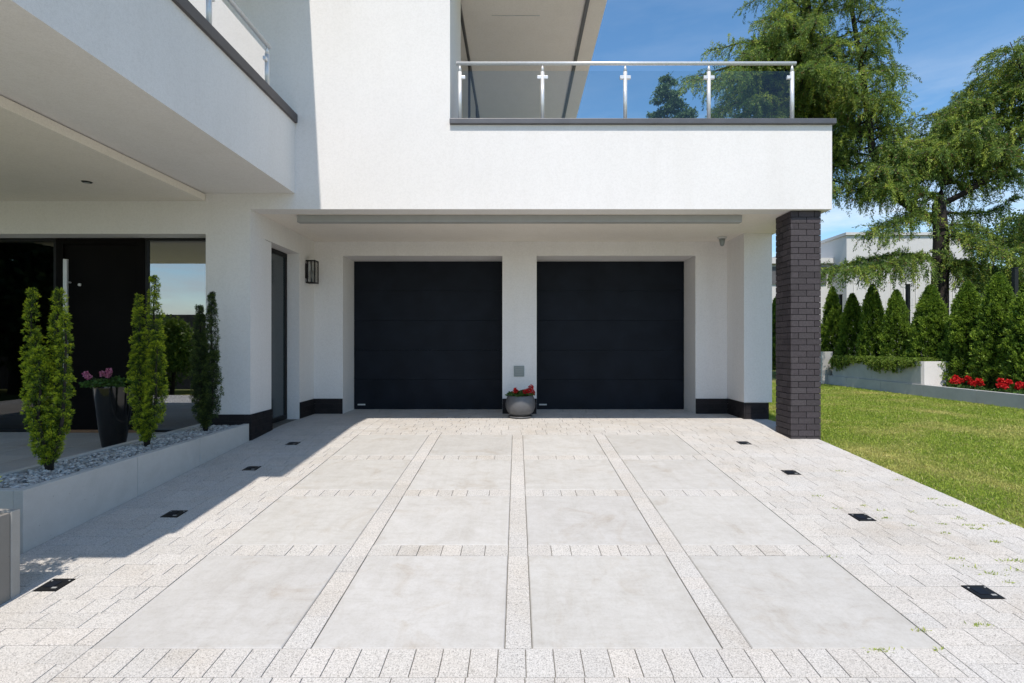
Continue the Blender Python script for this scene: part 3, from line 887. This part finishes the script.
yew('columnar_yew', -3.88, 5.40, 0.12, [(-0.08, 0.0, 1.60, 0.08), (0.05, 0.04, 1.80, 0.09), (0.12, -0.03, 1.22, 0.11), (-0.04, -0.05, 1.2, 0.11)],
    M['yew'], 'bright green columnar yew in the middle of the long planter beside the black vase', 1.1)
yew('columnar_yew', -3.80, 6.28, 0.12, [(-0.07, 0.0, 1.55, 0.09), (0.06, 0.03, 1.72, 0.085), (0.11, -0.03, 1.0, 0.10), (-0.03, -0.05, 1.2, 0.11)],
    M['yew_shaded'], 'columnar yew, needles darkened for shade, at the far end of the long planter against the white wall', 1.9, needle=0.022)
yb = yew('leafy_shrub', -3.36, 2.70, 0.14, [(0.12, 0.05, 1.3, 0.13), (-0.1, 0.08, 1.6, 0.14), (0.16, 0.22, 0.6, 0.14), (-0.15, 0.20, 1.1, 0.14), (0.28, 0.27, 0.34, 0.06)],
         M['yew'], 'green shrub in the low concrete block at the left edge, mostly out of view', 0.20, group=None, needle=0.034)
yb['category'] = 'shrub'

# ------------------------------------------------------------------ flower pots
def geranium(root, cx, cy, z, R, H, petal, nl, nf, seed, spread=1.0, blooms=None, head=1.0):
    r_ = random.Random(seed)
    P = []; D = []; T = []; L = []
    for i in range(nl):
        a = r_.random() * 6.283; q = R * math.sqrt(r_.random()) * spread
        c = np.array([cx + q * math.cos(a), cy + q * math.sin(a), z + H * (0.15 + 0.6 * r_.random()) * (1 - 0.45 * q / R)])
        nrm = np.array([0.5 * math.cos(a), 0.5 * math.sin(a), 0.6])
        for k in range(5):
            aa = k * 1.257 + r_.random(); t1 = np.array([math.cos(aa), math.sin(aa), r_.uniform(-0.3, 0.3)])
            P.append(c); D.append(t1 + nrm * 0.2); T.append(r_.random()); L.append(r_.uniform(0.03, 0.045))
    L = np.array(L); leaves('foliage', P, D, L, L * 0.8, T, M['pot_leaf'], root)
    st = MB()
    heads = blooms or [(cx + R * 0.8 * r_.uniform(-1, 1), cy + R * 0.7 * r_.uniform(-1, 0.6), z + H * r_.uniform(0.7, 1.0)) for _ in range(nf)]
    for (hx, hy, hz) in heads:
        P = []; D = []; T = []
        st.tube([(cx, cy, z), (hx, hy, hz)], 0.003, 5)
        for k in range(80):
            d = np.array([r_.gauss(0, 1), r_.gauss(0, 1), r_.gauss(0, 1)]); d /= np.linalg.norm(d)
            P.append(np.array([hx, hy, hz]) + d * r_.uniform(0.012, 0.035) * head); D.append(d + np.array([r_.gauss(0, .6), r_.gauss(0, .6), r_.gauss(0, .6)])); T.append(r_.random())
        leaves('bloom', P, D, 0.026 * head, 0.024 * head, T, petal, root)
    st.build('stem', M['pot_leaf'], root)

pg = empty('round_pot', (0.056, 8.47, 0), 'round grey stone bowl pot on a saucer between the two garage doors', 'plant pot')
g = MB(); cx, cy = 0.056, 8.47
g.lathe(cx, cy, [(0.12, 0.034), (0.165, 0.045), (0.215, 0.10), (0.243, 0.17), (0.248, 0.23), (0.235, 0.30), (0.213, 0.352), (0.208, 0.366), (0.188, 0.366), (0.186, 0.33), (0.10, 0.33)], 48)
g.build('bowl', M['pot_grey'], pg)
g = MB(); g.lathe(cx, cy, [(0.17, 0.003), (0.195, 0.012), (0.20, 0.034), (0.185, 0.033), (0.18, 0.02)], 40); g.build('saucer', M['pot_grey'], pg)
g = MB(); g.lathe(cx, cy, [(0.184, 0.325), (0.184, 0.345)], 30); g.build('soil', M['soil'], pg)
gr = empty('red_geranium', (cx, cy, 0.345), 'red geranium with green leaves growing in the round grey pot', 'flowers')
geranium(gr, cx, cy, 0.345, 0.20, 0.16, M['red'], 120, 5, 3, 1.15,
         blooms=[(cx - 0.08, cy - 0.12, 0.455), (cx + 0.13, cy - 0.12, 0.45), (cx + 0.17, cy - 0.06, 0.50), (cx + 0.08, cy - 0.10, 0.44), (cx + 0.20, cy, 0.42)])

vx, vy = -4.72, 6.03
vs_ = empty('tall_vase', (vx, vy, 0), 'tall glossy black vase beside the entrance door', 'vase')
g = MB(); g.lathe(vx, vy, [(0.105, 0.002), (0.115, 0.02), (0.135, 0.15), (0.165, 0.40), (0.185, 0.60), (0.195, 0.70), (0.198, 0.745), (0.19, 0.75), (0.178, 0.745), (0.172, 0.70), (0.10, 0.69)], 56)
g.build('vase_body', M['black_gloss'], vs_)
g = MB(); g.lathe(vx, vy, [(0.168, 0.69), (0.168, 0.71)], 30); g.build('soil', M['soil'], vs_)
gp = empty('pink_geranium', (vx, vy, 0.71), 'pink geranium spilling over the tall black vase', 'flowers')
geranium(gp, vx, vy, 0.70, 0.25, 0.18, M['pink'], 200, 5, 5, 1.15, head=0.75,
         blooms=[(vx - 0.24, vy - 0.1, 0.86), (vx - 0.20, vy - 0.12, 0.83), (vx - 0.04, vy - 0.12, 0.86), (vx + 0.04, vy - 0.12, 0.90), (vx + 0.01, vy - 0.1, 0.85)])

# ================================================================== GARDEN
KX = 9.46
kb = MB(); y = 5.0
while y < 15.6:
    kb.box(KX, KX + 0.09, y + 0.002, min(y + 1.4, 15.6) - 0.002, -0.35, 0.26); y += 1.4
kb.box(KX + 0.001, KX + 0.6, 15.6, 15.69, -0.3, 0.26)
tag(kb.build('garden_kerb', M['concrete_bed'], bevel=0.005), 'low grey concrete edging wall along the far side of the lawn', 'edging wall')
rp = empty('raised_bed', (9.8, 13.8, 0), 'raised white concrete planter behind the lawn with bright end face', 'planter')
g = MB(); g.box(KX + 0.03, KX + 0.11, 12.1, 13.79, 0.262, 0.80); g.box(KX + 0.03, KX + 0.11, 13.794, 15.5, 0.262, 0.80); g.build('front_panel', M['concrete_bed'], rp, bevel=0.004)
g = MB(); g.box(KX + 0.111, KX + 0.72, 12.1, 12.18, 0.20, 0.799); g.build('end_panel', M['stucco'], rp, bevel=0.004)
g = MB(); g.box(KX + 0.111, KX + 0.66, 12.181, 15.5, 0.15, 0.74); g.build('soil', M['soil'], rp)
g = MB(); g.box(KX + 0.661, KX + 0.72, 12.181, 15.5, 0.15, 0.80); g.build('rear_panel', M['concrete_bed'], rp)
g = MB(); g.box(9.30, 9.62, 15.70, 15.85, -0.2, 0.98); tag(g.build('garden_wall', M['concrete_bed'], bevel=0.004), 'short pale concrete wall end rising behind the far end of the raised planter', 'wall')
tag(grid('planting_bed', [KX + 0.08, 10.5, 12.0], [5.0, 9, 12.1, 16.5], lambda x, y: 0.17, M['soil']), kind='structure')
pts = []; sz = []; cs = []
for i in range(2600):
    pts.append((random.uniform(KX + 0.11, KX + 0.75), random.uniform(8.9, 12.05), 0.185 + random.uniform(0, 0.02))); sz.append(random.uniform(0.012, 0.026))
    k = random.choice([0.5, 0.62, 0.7, 0.76]); cs.append((k, k * 0.98, k * 0.95))
tag(pebbles('gravel', pts, sz, cs).build('gravel', M['pebble'], tint=True), 'white gravel round the red flowers behind the edging wall', 'gravel', kind='stuff')

fl = [(9.78, 11.48, 'left end of the group beside the raised planter'), (9.72, 11.18, 'second in from the raised planter'), (9.80, 10.95, 'third from the raised planter, before the gap'),
      (9.74, 10.42, 'just after the gap of white gravel'), (9.76, 10.14, 'second after the gap of white gravel'), (9.66, 9.83, 'at the right edge of the photo')]
for i, (x, y, lb) in enumerate(fl):
    r = empty('bed_geranium', (x, y, 0.19), 'red flower cushion, ' + lb, 'flowers', 'red flowers along the edging wall')
    hs = []
    for k in range(5):
        a = random.random() * 6.28; q = 0.13 * math.sqrt(random.random())
        hs.append((x + q * math.cos(a), y + q * math.sin(a), 0.36 + random.uniform(0, 0.12)))
    geranium(r, x, y, 0.19, 0.15, 0.2, M['red'], 60, 5, 40 + i, 1.0, blooms=hs, head=1.2)

# creeping juniper over the wall
def creeper():
    P = []; D = []; T = []
    wd = MB()
    for i in range(430):
        y = 12.2 + 3.2 * random.random(); x = random.uniform(KX + 0.0, KX + 0.62)
        if random.random() < 0.55: x = random.uniform(KX + 0.0, KX + 0.12)
        c = np.array([x, y, 0.80 + random.uniform(0, 0.06)])
        a = random.random() * 6.28
        d = np.array([-abs(random.gauss(0.5, 0.3)) if x < KX + 0.2 else math.cos(a), math.sin(a) * 0.8, random.uniform(0.0, 0.3)])
        env = 0.5 + 0.5 * math.sin(y * 2.9 + 1.0)
        ln = random.uniform(0.10, 0.22) + (0.28 * env * random.random() if x < KX + 0.2 else 0)
        p = c.copy(); n = int(ln / 0.018); pth = [tuple(p)]
        for k in range(n):
            d = d + np.array([0, 0, -0.16 if x < KX + 0.2 else -0.03]); d /= np.linalg.norm(d)
            p = p + d * 0.018
            p[0] = max(p[0], KX - 0.085)
            if x >= KX + 0.2: p[2] = max(p[2], 0.79)
            pth.append(tuple(p))
            for m in range(5):
                P.append(p.copy()); D.append(d * 0.7 + rng.normal(size=3) * 0.7); T.append(0.3 + 0.4 * random.random() + 0.2 * k / n)
        if i % 4 == 0: wd.tube(pth, 0.004, 4)
    r = empty('creeping_juniper', (9.6, 13.8, 0.8), 'yellow green creeping juniper trailing over the raised concrete planter', 'juniper')
    leaves('foliage', P, D, 0.045, 0.017, T, M['creeper'], r)
    wd.build('stem', M['twig'], r)
creeper()

# arborvitae hedge
def thuja(h, r, seed):
    rs = np.random.default_rng(seed); rr = random.Random(seed)
    P = []; D = []; T = []
    n = int(5600 * h * r / 1.1)
    off = rr.random() * 10
    for i in range(n):
        s = rr.random() ** 0.9
        prof = (1 - s ** 2.0) ** 0.72 * min(1, 0.78 + s * 2.0)
        a = rr.random() * 6.283
        lump = 1 + 0.42 * mnoise.noise(Vector((math.cos(a) * 2.2, math.sin(a) * 2.2, s * h * 2.4 + off))) + 0.38 * mnoise.noise(Vector((math.cos(a) * 6, math.sin(a) * 6, s * h * 7 + off)))
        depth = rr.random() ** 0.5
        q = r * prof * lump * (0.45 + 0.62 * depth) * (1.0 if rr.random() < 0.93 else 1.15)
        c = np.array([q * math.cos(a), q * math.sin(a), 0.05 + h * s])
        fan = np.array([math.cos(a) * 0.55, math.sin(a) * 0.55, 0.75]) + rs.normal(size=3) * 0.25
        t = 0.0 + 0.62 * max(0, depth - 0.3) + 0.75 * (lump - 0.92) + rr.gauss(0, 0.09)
        for m in range(7):
            P.append(c + rs.normal(size=3) * 0.018); D.append(fan + rs.normal(size=3) * 0.40); T.append(t + rr.gauss(0, 0.07))
    for i in range(int(60)):      # loose tips
        a = rr.random() * 6.283; q = r * 0.12 * rr.random()
        for m in range(10):
            P.append(np.array([q * math.cos(a), q * math.sin(a), h * (0.94 + 0.08 * rr.random())]) + rs.normal(size=3) * 0.01); D.append(np.array([0, 0, 1.0]) + rs.normal(size=3) * 0.35); T.append(0.6 + rr.gauss(0, 0.1))
    root = empty('arborvitae', (0, 0, 0))
    L = rs.uniform(0.04, 0.075, len(P))
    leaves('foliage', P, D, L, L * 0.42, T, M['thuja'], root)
    wd = MB(); wd.tube([(0, 0, -0.05), (0, 0, h * 0.5), (0, 0, h * 0.95)], [0.04, 0.025, 0.005], 7); wd.build('trunk', M['twig'], root)
    return root
protos = [thuja(2.6, 0.46, 1), thuja(2.55, 0.47, 2), thuja(2.65, 0.45, 3)]
hedge = [(10.35, 20.4, 1.1, 2, 1.1, 'arborvitae glimpsed through the slit between the house corner and the brick column'),
         (10.35, 16.9, 1.10, 0, 0.75, 'narrow tall arborvitae beside the brick column, far left end of the hedge'),
         (10.35, 15.9, 1.0, 1, 0.78, 'dark arborvitae second from the brick column, left of a fence post'),
         (10.35, 15.0, 1.03, 2, 0.78, 'rounded dark arborvitae in front of the white neighbouring house, third from the column'),
         (10.35, 14.05, 0.95, 0, 0.78, 'small rounded arborvitae before the black fence post, fourth from the column'),
         (10.40, 12.95, 0.97, 1, 0.92, 'arborvitae standing right in front of the big larch trunk'),
         (10.45, 11.95, 0.92, 2, 0.90, 'bushy sunlit arborvitae right of the larch trunk, above the red flowers'),
         (10.40, 11.12, 0.97, 0, 0.86, 'tall bright arborvitae second from the right edge of the photo'),
         (10.40, 10.38, 0.93, 1, 0.86, 'arborvitae cut off by the right edge of the photo')]
used = set()
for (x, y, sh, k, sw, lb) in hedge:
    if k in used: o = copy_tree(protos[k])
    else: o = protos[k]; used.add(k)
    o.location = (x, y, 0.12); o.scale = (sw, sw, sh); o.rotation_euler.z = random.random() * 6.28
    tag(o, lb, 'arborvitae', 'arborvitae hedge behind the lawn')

# wire fence behind the hedge
wf = empty('wire_fence', (11.1, 13.8, 0), 'wire mesh fence on thin black posts behind the arborvitae hedge', 'fence')
for yy in (8.4, 11.5, 14.65, 17.7, 20.8):
    g = MB(); g.box(11.08, 11.16, yy - 0.04, yy + 0.04, 0.0, 2.90); g.box(11.07, 11.17, yy - 0.05, yy + 0.05, 2.901, 2.92); g.build('post', M['post'], wf)
g = MB(); z = 0.1
while z < 2.5: g.tube([(11.12, 8.2, z), (11.12, 19.9, z)], 0.0022, 4); z += 0.2
yy = 8.2
while yy < 19.9: g.tube([(11.125, yy, 0.05), (11.125, yy, 2.5)], 0.002, 4); yy += 0.15
g.build('mesh_panel', M['post'], wf)

# neighbour
def far_roof(): return M['house_far']
nh = empty('neighbour_house', (22.6, 34, 0), 'pale grey neighbouring house seen behind the larch trunk and hedge', 'house')
g = MB(); g.box(19.2, 26.6, 30, 40, 0, 7.55); g.box(13.5, 19.19, 31.5, 40, 0, 6.1); g.build('wall', M['house_far'], nh)
g = MB(); g.box(19.1, 26.7, 29.9, 40.1, 7.56, 7.72); g.box(13.3, 19.19, 31.2, 40, 6.11, 6.45); g.build('roof', M['house_far'], nh)
g = MB(); g.box(14.2, 18.9, 31.42, 31.52, 4.9, 5.95); g.box(14.5, 16.5, 31.42, 31.52, 1.0, 3.2); g.build('window', M['roof_far'], nh)
g = MB()
for i in range(10): g.box(19.6 + i * 0.72, 19.66 + i * 0.72, 29.94, 29.998, 0.2, 5.6)
g.build('cladding_strip', M['stucco'], nh)

# ------------------------------------------------------------------ trees
def limb_foliage(rs, rr, wd, path, Q, hang, dens, side=0.5, green=0.45):
    """branchlets along a limb that arch outwards and then hang; Q collects (point, direction, tone)"""
    path = [np.array(p) for p in path]
    seg = [np.linalg.norm(b - a) for a, b in zip(path[:-1], path[1:])]
    tot = sum(seg); n = int(tot * 12 * dens)
    for i in range(n):
        s = (0.10 + 0.90 * (i + rr.random()) / n) * tot; k = 0
        while k < len(seg) - 1 and s > seg[k]: s -= seg[k]; k += 1
        p = path[k] + (path[k + 1] - path[k]) * (s / seg[k])
        dn = (path[k + 1] - path[k]) / seg[k]
        f = i / n
        ln = math.hypot(dn[0], dn[1]) + 1e-6; lx, ly = dn[1] / ln, -dn[0] / ln
        for sg in (-1, 1):
            w = sg * rr.uniform(0.3, 1.0) * side * 2; g2 = rr.uniform(0.1, 0.8)
            dx, dy, dz = lx * w + dn[0] * g2, ly * w + dn[1] * g2, dn[2] * g2 + rr.uniform(-0.25, 0.75)
            L = hang * rr.uniform(0.2, 1.15) * (1.0 - 0.35 * f)
            m = max(4, int(L / 0.055)); x, y, z = p; pts_ = [(x, y, z)]
            tone = green + rr.gauss(0, 0.26)
            dr = rr.uniform(0.09, 0.28)
            for j in range(m):
                dz -= dr; dx += rr.gauss(0, 0.05); dy += rr.gauss(0, 0.05)
                q = math.sqrt(dx * dx + dy * dy + dz * dz); dx /= q; dy /= q; dz /= q
                x += dx * 0.055; y += dy * 0.055; z += dz * 0.055; pts_.append((x, y, z))
                Q.append((x, y, z, dx, dy, dz, tone))
            if rr.random() < 0.4: wd.tube(pts_[::4] if len(pts_) > 6 else pts_, 0.004, 3, cap=False)

def larch(name, stems, label, seed, limbs, group=None, hang=0.7, dens=1.0, leaf=0.075, extra=()):
    """stems: list of (points, radii). limbs: (stem index, s0, s1, count, length range, azimuth centre, spread, rise)"""
    rs = np.random.default_rng(seed); rr = random.Random(seed)
    base = stems[0][0][0]
    root = empty(name, base, label, 'tree', group)
    tr = MB(); br = MB(); Q = []
    for pts_, rad in stems: tr.tube(pts_, rad, 12)
    allp = list(extra)
    for (si, s0, s1, cnt, lr, az, sp, rise) in limbs:
        pts_ = [np.array(p) for p in stems[si][0]]; rad = stems[si][1]
        for i in range(cnt):
            s = s0 + (s1 - s0) * (i + rr.random()) / cnt
            u = s * (len(pts_) - 1); k = min(int(u), len(pts_) - 2); p0 = pts_[k] + (pts_[k + 1] - pts_[k]) * (u - k)
            r0 = rad[k] + (rad[k + 1] - rad[k]) * (u - k)
            a = math.radians(az + rr.uniform(-sp, sp)); L = rr.uniform(*lr) * (1 - 0.45 * ((s - s0) / (s1 - s0)) ** 1.5)
            ri = rise + rr.gauss(0, 0.10); path = []; wob = rr.uniform(-0.3, 0.3)
            for j in range(7):
                t = j / 6
                path.append(p0 + np.array([math.cos(a + wob * t) * L * t, math.sin(a + wob * t) * L * t, L * (ri * t - 0.42 * t * t)]) + rs.normal(size=3) * 0.03 * (j > 0))
            allp.append((path, min(r0 * 0.5, 0.02 + 0.013 * L)))
    for pi, (path, r0) in enumerate(allp):
        br.tube(path, [r0 * (1 - 0.85 * j / (len(path) - 1)) for j in range(len(path))], 6, cap=False)
        limb_foliage(rs, rr, br, path, Q, hang, dens * (2.0 if pi < len(extra) else 1.0))
    Q = np.repeat(np.array(Q), 5, axis=0); n = len(Q)
    T = np.minimum(Q[:, 6] + rs.normal(size=n) * 0.08, 0.86); T[rs.random(n) < 0.04] = 1.0
    L = rs.uniform(0.7, 1.35, n) * leaf
    print(name, 'leaves', n)
    leaves('crown', Q[:, :3] + rs.normal(size=(n, 3)) * 0.02, Q[:, 3:6] * 0.9 + rs.normal(size=(n, 3)) * 0.5, L, L * 0.27, T, M['larch'], root)
    tr.build('trunk', M['bark'], root)
    br.build('branches', M['bark'], root)
    return root

def at(px, py, t):     # point seen at a pixel of the photograph at distance t
    return ((px - 517) * t / F, t, 1.2 + (344.5 - py) * t / F)

# big larch behind the hedge: a trunk that forks at about six metres
t0 = 15.0
trunk = [at(938, 386, t0)[:2] + (-0.05,), at(939, 330, t0), at(940, 280, t0), at(941, 240, t0), at(939, 205, t0), at(943, 178, t0 + 0.2), at(960, 152, t0 + 0.4), at(978, 125, t0 + 0.5), at(994, 98, t0 + 0.5), at(1004, 62, t0 + 0.5)]
trr = [0.27, 0.23, 0.21, 0.19, 0.17, 0.13, 0.10, 0.08, 0.05, 0.015]
lstem = [at(939, 222, t0), at(918, 212, t0 + 0.2), at(898, 198, t0 + 0.4), at(885, 178, t0 + 0.5), at(872, 150, t0 + 0.6), at(867, 105, t0 + 0.7), at(860, 60, t0 + 0.8), at(852, 10, t0 + 0.9), at(845, -60, t0 + 1.0), at(840, -130, t0 + 1)]
lsr = [0.12, 0.12, 0.115, 0.11, 0.10, 0.09, 0.075, 0.06, 0.04, 0.012]
rstem = [at(941, 205, t0), at(970, 190, t0 - 0.3), at(1005, 165, t0 - 0.4), at(1025, 130, t0 - 0.5), at(1035, 100, t0 - 0.5), at(1022, 70, t0 - 0.5), at(1010, 42, t0 - 0.5)]
rsr = [0.08, 0.08, 0.075, 0.065, 0.05, 0.03, 0.01]
def P_(lst, t, dt=0.0): return [np.array(at(px, py, t + dt * i)) for i, (px, py) in enumerate(lst)]
extra = [
    (P_([(940, 262), (912, 254), (885, 256), (860, 262), (835, 268), (815, 275)], t0, -0.05), 0.05),      # low horizontal bough to the left
    (P_([(940, 258), (915, 258), (890, 264), (868, 268), (848, 272)], t0, -0.35), 0.035),
    (P_([(941, 212), (965, 214), (988, 212), (1002, 207), (1012, 200)], t0, -0.1), 0.045),                # bare ended bough to the right
    (P_([(941, 238), (965, 236), (990, 244), (1010, 256), (1035, 268)], t0, -0.5), 0.04),
    (P_([(941, 262), (965, 262), (985, 268), (1005, 276), (1030, 282)], t0, 0.2), 0.04),
    (P_([(941, 250), (955, 262), (968, 276), (976, 288)], t0, -0.3), 0.03),
    (P_([(940, 236), (952, 232), (968, 238), (982, 250)], t0 - 0.1, -0.25), 0.035),
    (P_([(940, 226), (958, 224), (976, 228), (992, 238)], t0 - 0.2, -0.1), 0.03),
    (P_([(941, 272), (955, 266), (972, 272), (984, 284)], t0 - 0.1, -0.2), 0.03),
    (P_([(940, 215), (915, 216), (892, 222), (872, 232)], t0, -0.3), 0.04),
    (P_([(938, 198), (915, 190), (898, 186), (884, 188)], t0, -0.3), 0.035),
]
larch('weeping_larch', [(trunk, trr), (lstem, lsr), (rstem, rsr)], 'large weeping larch with a dark forked trunk behind the hedge', 21,
      [(0, 0.50, 0.68, 12, (0.9, 1.9), 0, 180, 0.25), (0, 0.55, 0.85, 20, (1.4, 2.6), 170, 60, 0.45), (0, 0.64, 1.0, 34, (1.0, 2.3), 0, 180, 0.36),
       (1, 0.25, 0.60, 34, (0.9, 1.9), 0, 180, 0.34), (1, 0.50, 1.0, 34, (0.7, 1.4), 0, 180, 0.45),
       (2, 0.20, 1.0, 36, (0.7, 1.6), 0, 180, 0.35)], extra=extra, hang=0.95)
# second larch, behind the terrace, runs out of the top of the picture
t1 = 17.0
s2 = [at(800, 386, t1)[:2] + (-0.05,), at(800, 250, t1), at(801, 120, t1), at(804, 50, t1), at(808, -30, t1), at(812, -110, t1)]
larch('weeping_larch', [(s2, [0.3, 0.24, 0.19, 0.15, 0.10, 0.02])], 'tall larch behind the terrace railing, reaching out of the top of the photo', 33,
      [(0, 0.30, 0.44, 18, (1.6, 3.4), 180, 75, 0.15), (0, 0.28, 0.5, 18, (1.2, 2.4), 0, 80, 0.15), (0, 0.40, 0.66, 46, (2.2, 4.8), 180, 95, 0.34), (0, 0.30, 0.60, 18, (2.4, 3.8), 0, 60, 0.30), (0, 0.40, 0.62, 16, (1.0, 2.0), 0, 70, 0.3), (0, 0.60, 1.0, 40, (0.9, 2.4), 0, 180, 0.4)],
      hang=0.95, dens=1.0)
# drooping larch boughs at the right edge belong to a smaller larch outside the photo
s3 = [at(1075, 386, 14.0)[:2] + (-0.05,), at(1072, 320, 14), at(1068, 250, 14), at(1064, 200, 14)]
larch('young_larch', [(s3, [0.12, 0.10, 0.07, 0.02])], 'smaller larch whose drooping boughs enter at the right edge above the hedge', 44,
      [(0, 0.25, 0.95, 26, (1.4, 2.9), 180, 65, 0.14)], hang=1.0)

def broad(name, x, y, z0, h, r, label, seed, n=9000, mat='broad', leaf=0.12, cat='tree'):
    rr = random.Random(seed); rs = np.random.default_rng(seed)
    root = empty(name, (x, y, z0), label, cat)
    tr = MB(); top = z0 + h
    tr.tube([(x, y, z0 - 0.1), (x + 0.1, y, z0 + h * 0.3), (x, y, z0 + h * 0.7)], [0.06 * h * 0.5, 0.04 * h * 0.5, 0.01 * h * 0.5], 8)
    clumps = []
    for i in range(26):
        a = rr.random() * 6.28; s = rr.random(); q = r * 0.75 * math.sqrt(rr.random()) * math.sin(math.pi * (0.2 + 0.7 * s))
        c = (x + q * math.cos(a), y + q * math.sin(a), z0 + h * (0.22 + 0.68 * s)); clumps.append((c, r * rr.uniform(0.22, 0.42)))
        tr.tube([(x, y, z0 + h * (0.15 + 0.5 * s)), c], [0.012 * h, 0.003 * h], 5)
    P = []; D = []; T = []
    for i in range(n):
        c, cr = clumps[i % len(clumps)]; d = rs.normal(size=3); d /= np.linalg.norm(d)
        P.append(np.array(c) + d * cr * (0.5 + 0.55 * rr.random())); D.append(d + rs.normal(size=3) * 0.8); T.append(0.35 + 0.25 * d[2] + rr.gauss(0, 0.18))
    leaves('crown', P, D, leaf, leaf * 0.7, T, M[mat], root)
    tr.build('trunk', M['bark'], root)
    return root
broad('broadleaf_tree', 24.5, 24.5, 0, 7.6, 3.2, 'dark broadleaf tree beyond the fence at the right edge of the photo', 5, 16000)
broad('broadleaf_tree', 19.6, 20.5, 0, 4.4, 2.0, 'rounded green tree beyond the fence right of the neighbouring house', 6, 14000)

def spruce(name, x, y, h, r, label, seed):
    rr = random.Random(seed); rs = np.random.default_rng(seed)
    root = empty(name, (x, y, 0), label, 'tree')
    tr = MB(); tr.tube([(x, y, -0.1), (x, y, h * 0.6), (x, y, h)], [0.25, 0.12, 0.01], 8)
    P = []; D = []; T = []
    for i in range(150):
        s = 0.15 + 0.85 * (i / 150); L = r * (1 - s) ** 0.8 * rr.uniform(0.7, 1.2) + 0.15; a = rr.random() * 6.28
        p0 = np.array([x, y, h * s]); e = p0 + np.array([math.cos(a) * L, math.sin(a) * L, L * 0.15 - 0.2])
        tr.tube([p0, e], [0.03, 0.006], 4, cap=False)
        for k in range(int(40 + 60 * L)):
            t = rr.random() ** 0.8; c = p0 + (e - p0) * t + rs.normal(size=3) * np.array([0.12, 0.12, 0.08])
            for m in range(4): P.append(c); D.append(np.array([math.cos(a), math.sin(a), -0.2]) + rs.normal(size=3) * 0.7); T.append(rr.random())
    leaves('crown', P, D, 0.16, 0.05, T, M['spruce'], root)
    tr.build('trunk', M['bark'], root)
spruce('spruce', 8.75, 30.0, 16.9, 5.2, 'distant spruce seen through the terrace railing glass', 9)

# garden on the street side, seen mirrored in the entrance glass
bf = empty('board_fence', (-14, -6.5, -0.6), 'dark board fence mirrored in the entrance glass', 'fence')
g = MB(); x = -24.0
while x < -8.0: g.box(x, x + 0.135, -6.55, -6.52, -0.6, 2.4); x += 0.15
g.build('boards', M['dark_fence'], bf)
g = MB()
for x in (-24, -21, -18, -15, -12, -9): g.box(x, x + 0.12, -6.70, -6.56, -0.6, 2.5)
g.build('post', M['dark_fence'], bf)
broad('garden_shrub', -12.6, -4.6, -0.6, 2.8, 1.3, 'green garden shrub mirrored in the glass right of the entrance door', 12, 7000, 'creeper', 0.10, 'shrub')

broad('sky_blocker_tree', -18.6, -5.0, -0.6, 9.5, 3.8, 'unseen tree added to keep sky reflections out of the glass left of the entrance door', 15, 34000, 'broad', 0.26, 'tree')  # added out of view to block the sky mirrored in the left pane
# ------------------------------------------------------------------ grass
def grass():
    P = []; 
    N = 420000
    x = rng.uniform(4.005, 9.45, N); y = rng.uniform(3.4, 16.5, N)
    vis = x < y * 0.995 + 0.5
    dens = np.clip(1.15 - (y - 4) * 0.075, 0.38, 1)
    keep = vis & (rng.random(N) < dens)
    x = x[keep]; y = y[keep]; n = len(x)
    z = np.array([G(v) for v in y]) - 0.022
    P = np.stack([x, y, z], 1)
    D = rng.normal(size=(n, 3)) * np.array([0.55, 0.55, 0.1]) + np.array([0, 0, 1.0])
    L = rng.gamma(6.0, 0.0042, n); W = 0.0042 + 0.0007 * y
    T = np.clip(0.45 + 0.2 * rng.normal(size=n), 0, 1); T[rng.random(n) < 0.05] = 1.0
    o = leaves('lawn_grass', P, D, L, W, T, M['grass'], None, 0.10)
    tag(o, 'short green lawn with dry yellowish patches beside the paving', 'grass', kind='stuff')
grass()
def weeds():
    spots = [(605, 240), (648, 256), (672, 287), (634, 300), (642, 322), (566, 304), (497, 286), (558, 271), (700, 303), (718, 312), (760, 343), (800, 388), (808, 412), (797, 441), (752, 420),
             (713, 405), (333, 232), (384, 172), (442, 256), (372, 262), (528, 194), (480, 268), (740, 304), (825, 390), (668, 384), (485, 604), (622, 604), (728, 545), (362, 380), (580, 558), (775, 300)]
    P = []; D = []; T = []
    for (u, v) in spots:
        px, py = 680 + u / 2.413, 400 + v / 2.413
        t = 900 / (py - 308); x = (px - 517) * t / F
        m = random.randint(14, 40); w = random.uniform(0.015, 0.045)
        for k in range(m):
            xx = x + random.gauss(0, w); yy = t + random.gauss(0, 0.006)
            P.append((xx, yy, G(yy) - 0.004)); D.append((random.gauss(0, .9), random.gauss(0, .9), 0.7)); T.append(random.random() * 0.8)
    L = rng.uniform(0.01, 0.032, len(P))
    tag(leaves('weeds', P, D, L, L * 0.22, T, M['grass']), 'small tufts of grass sprouting from the paving joints', 'weeds', kind='stuff')
weeds()
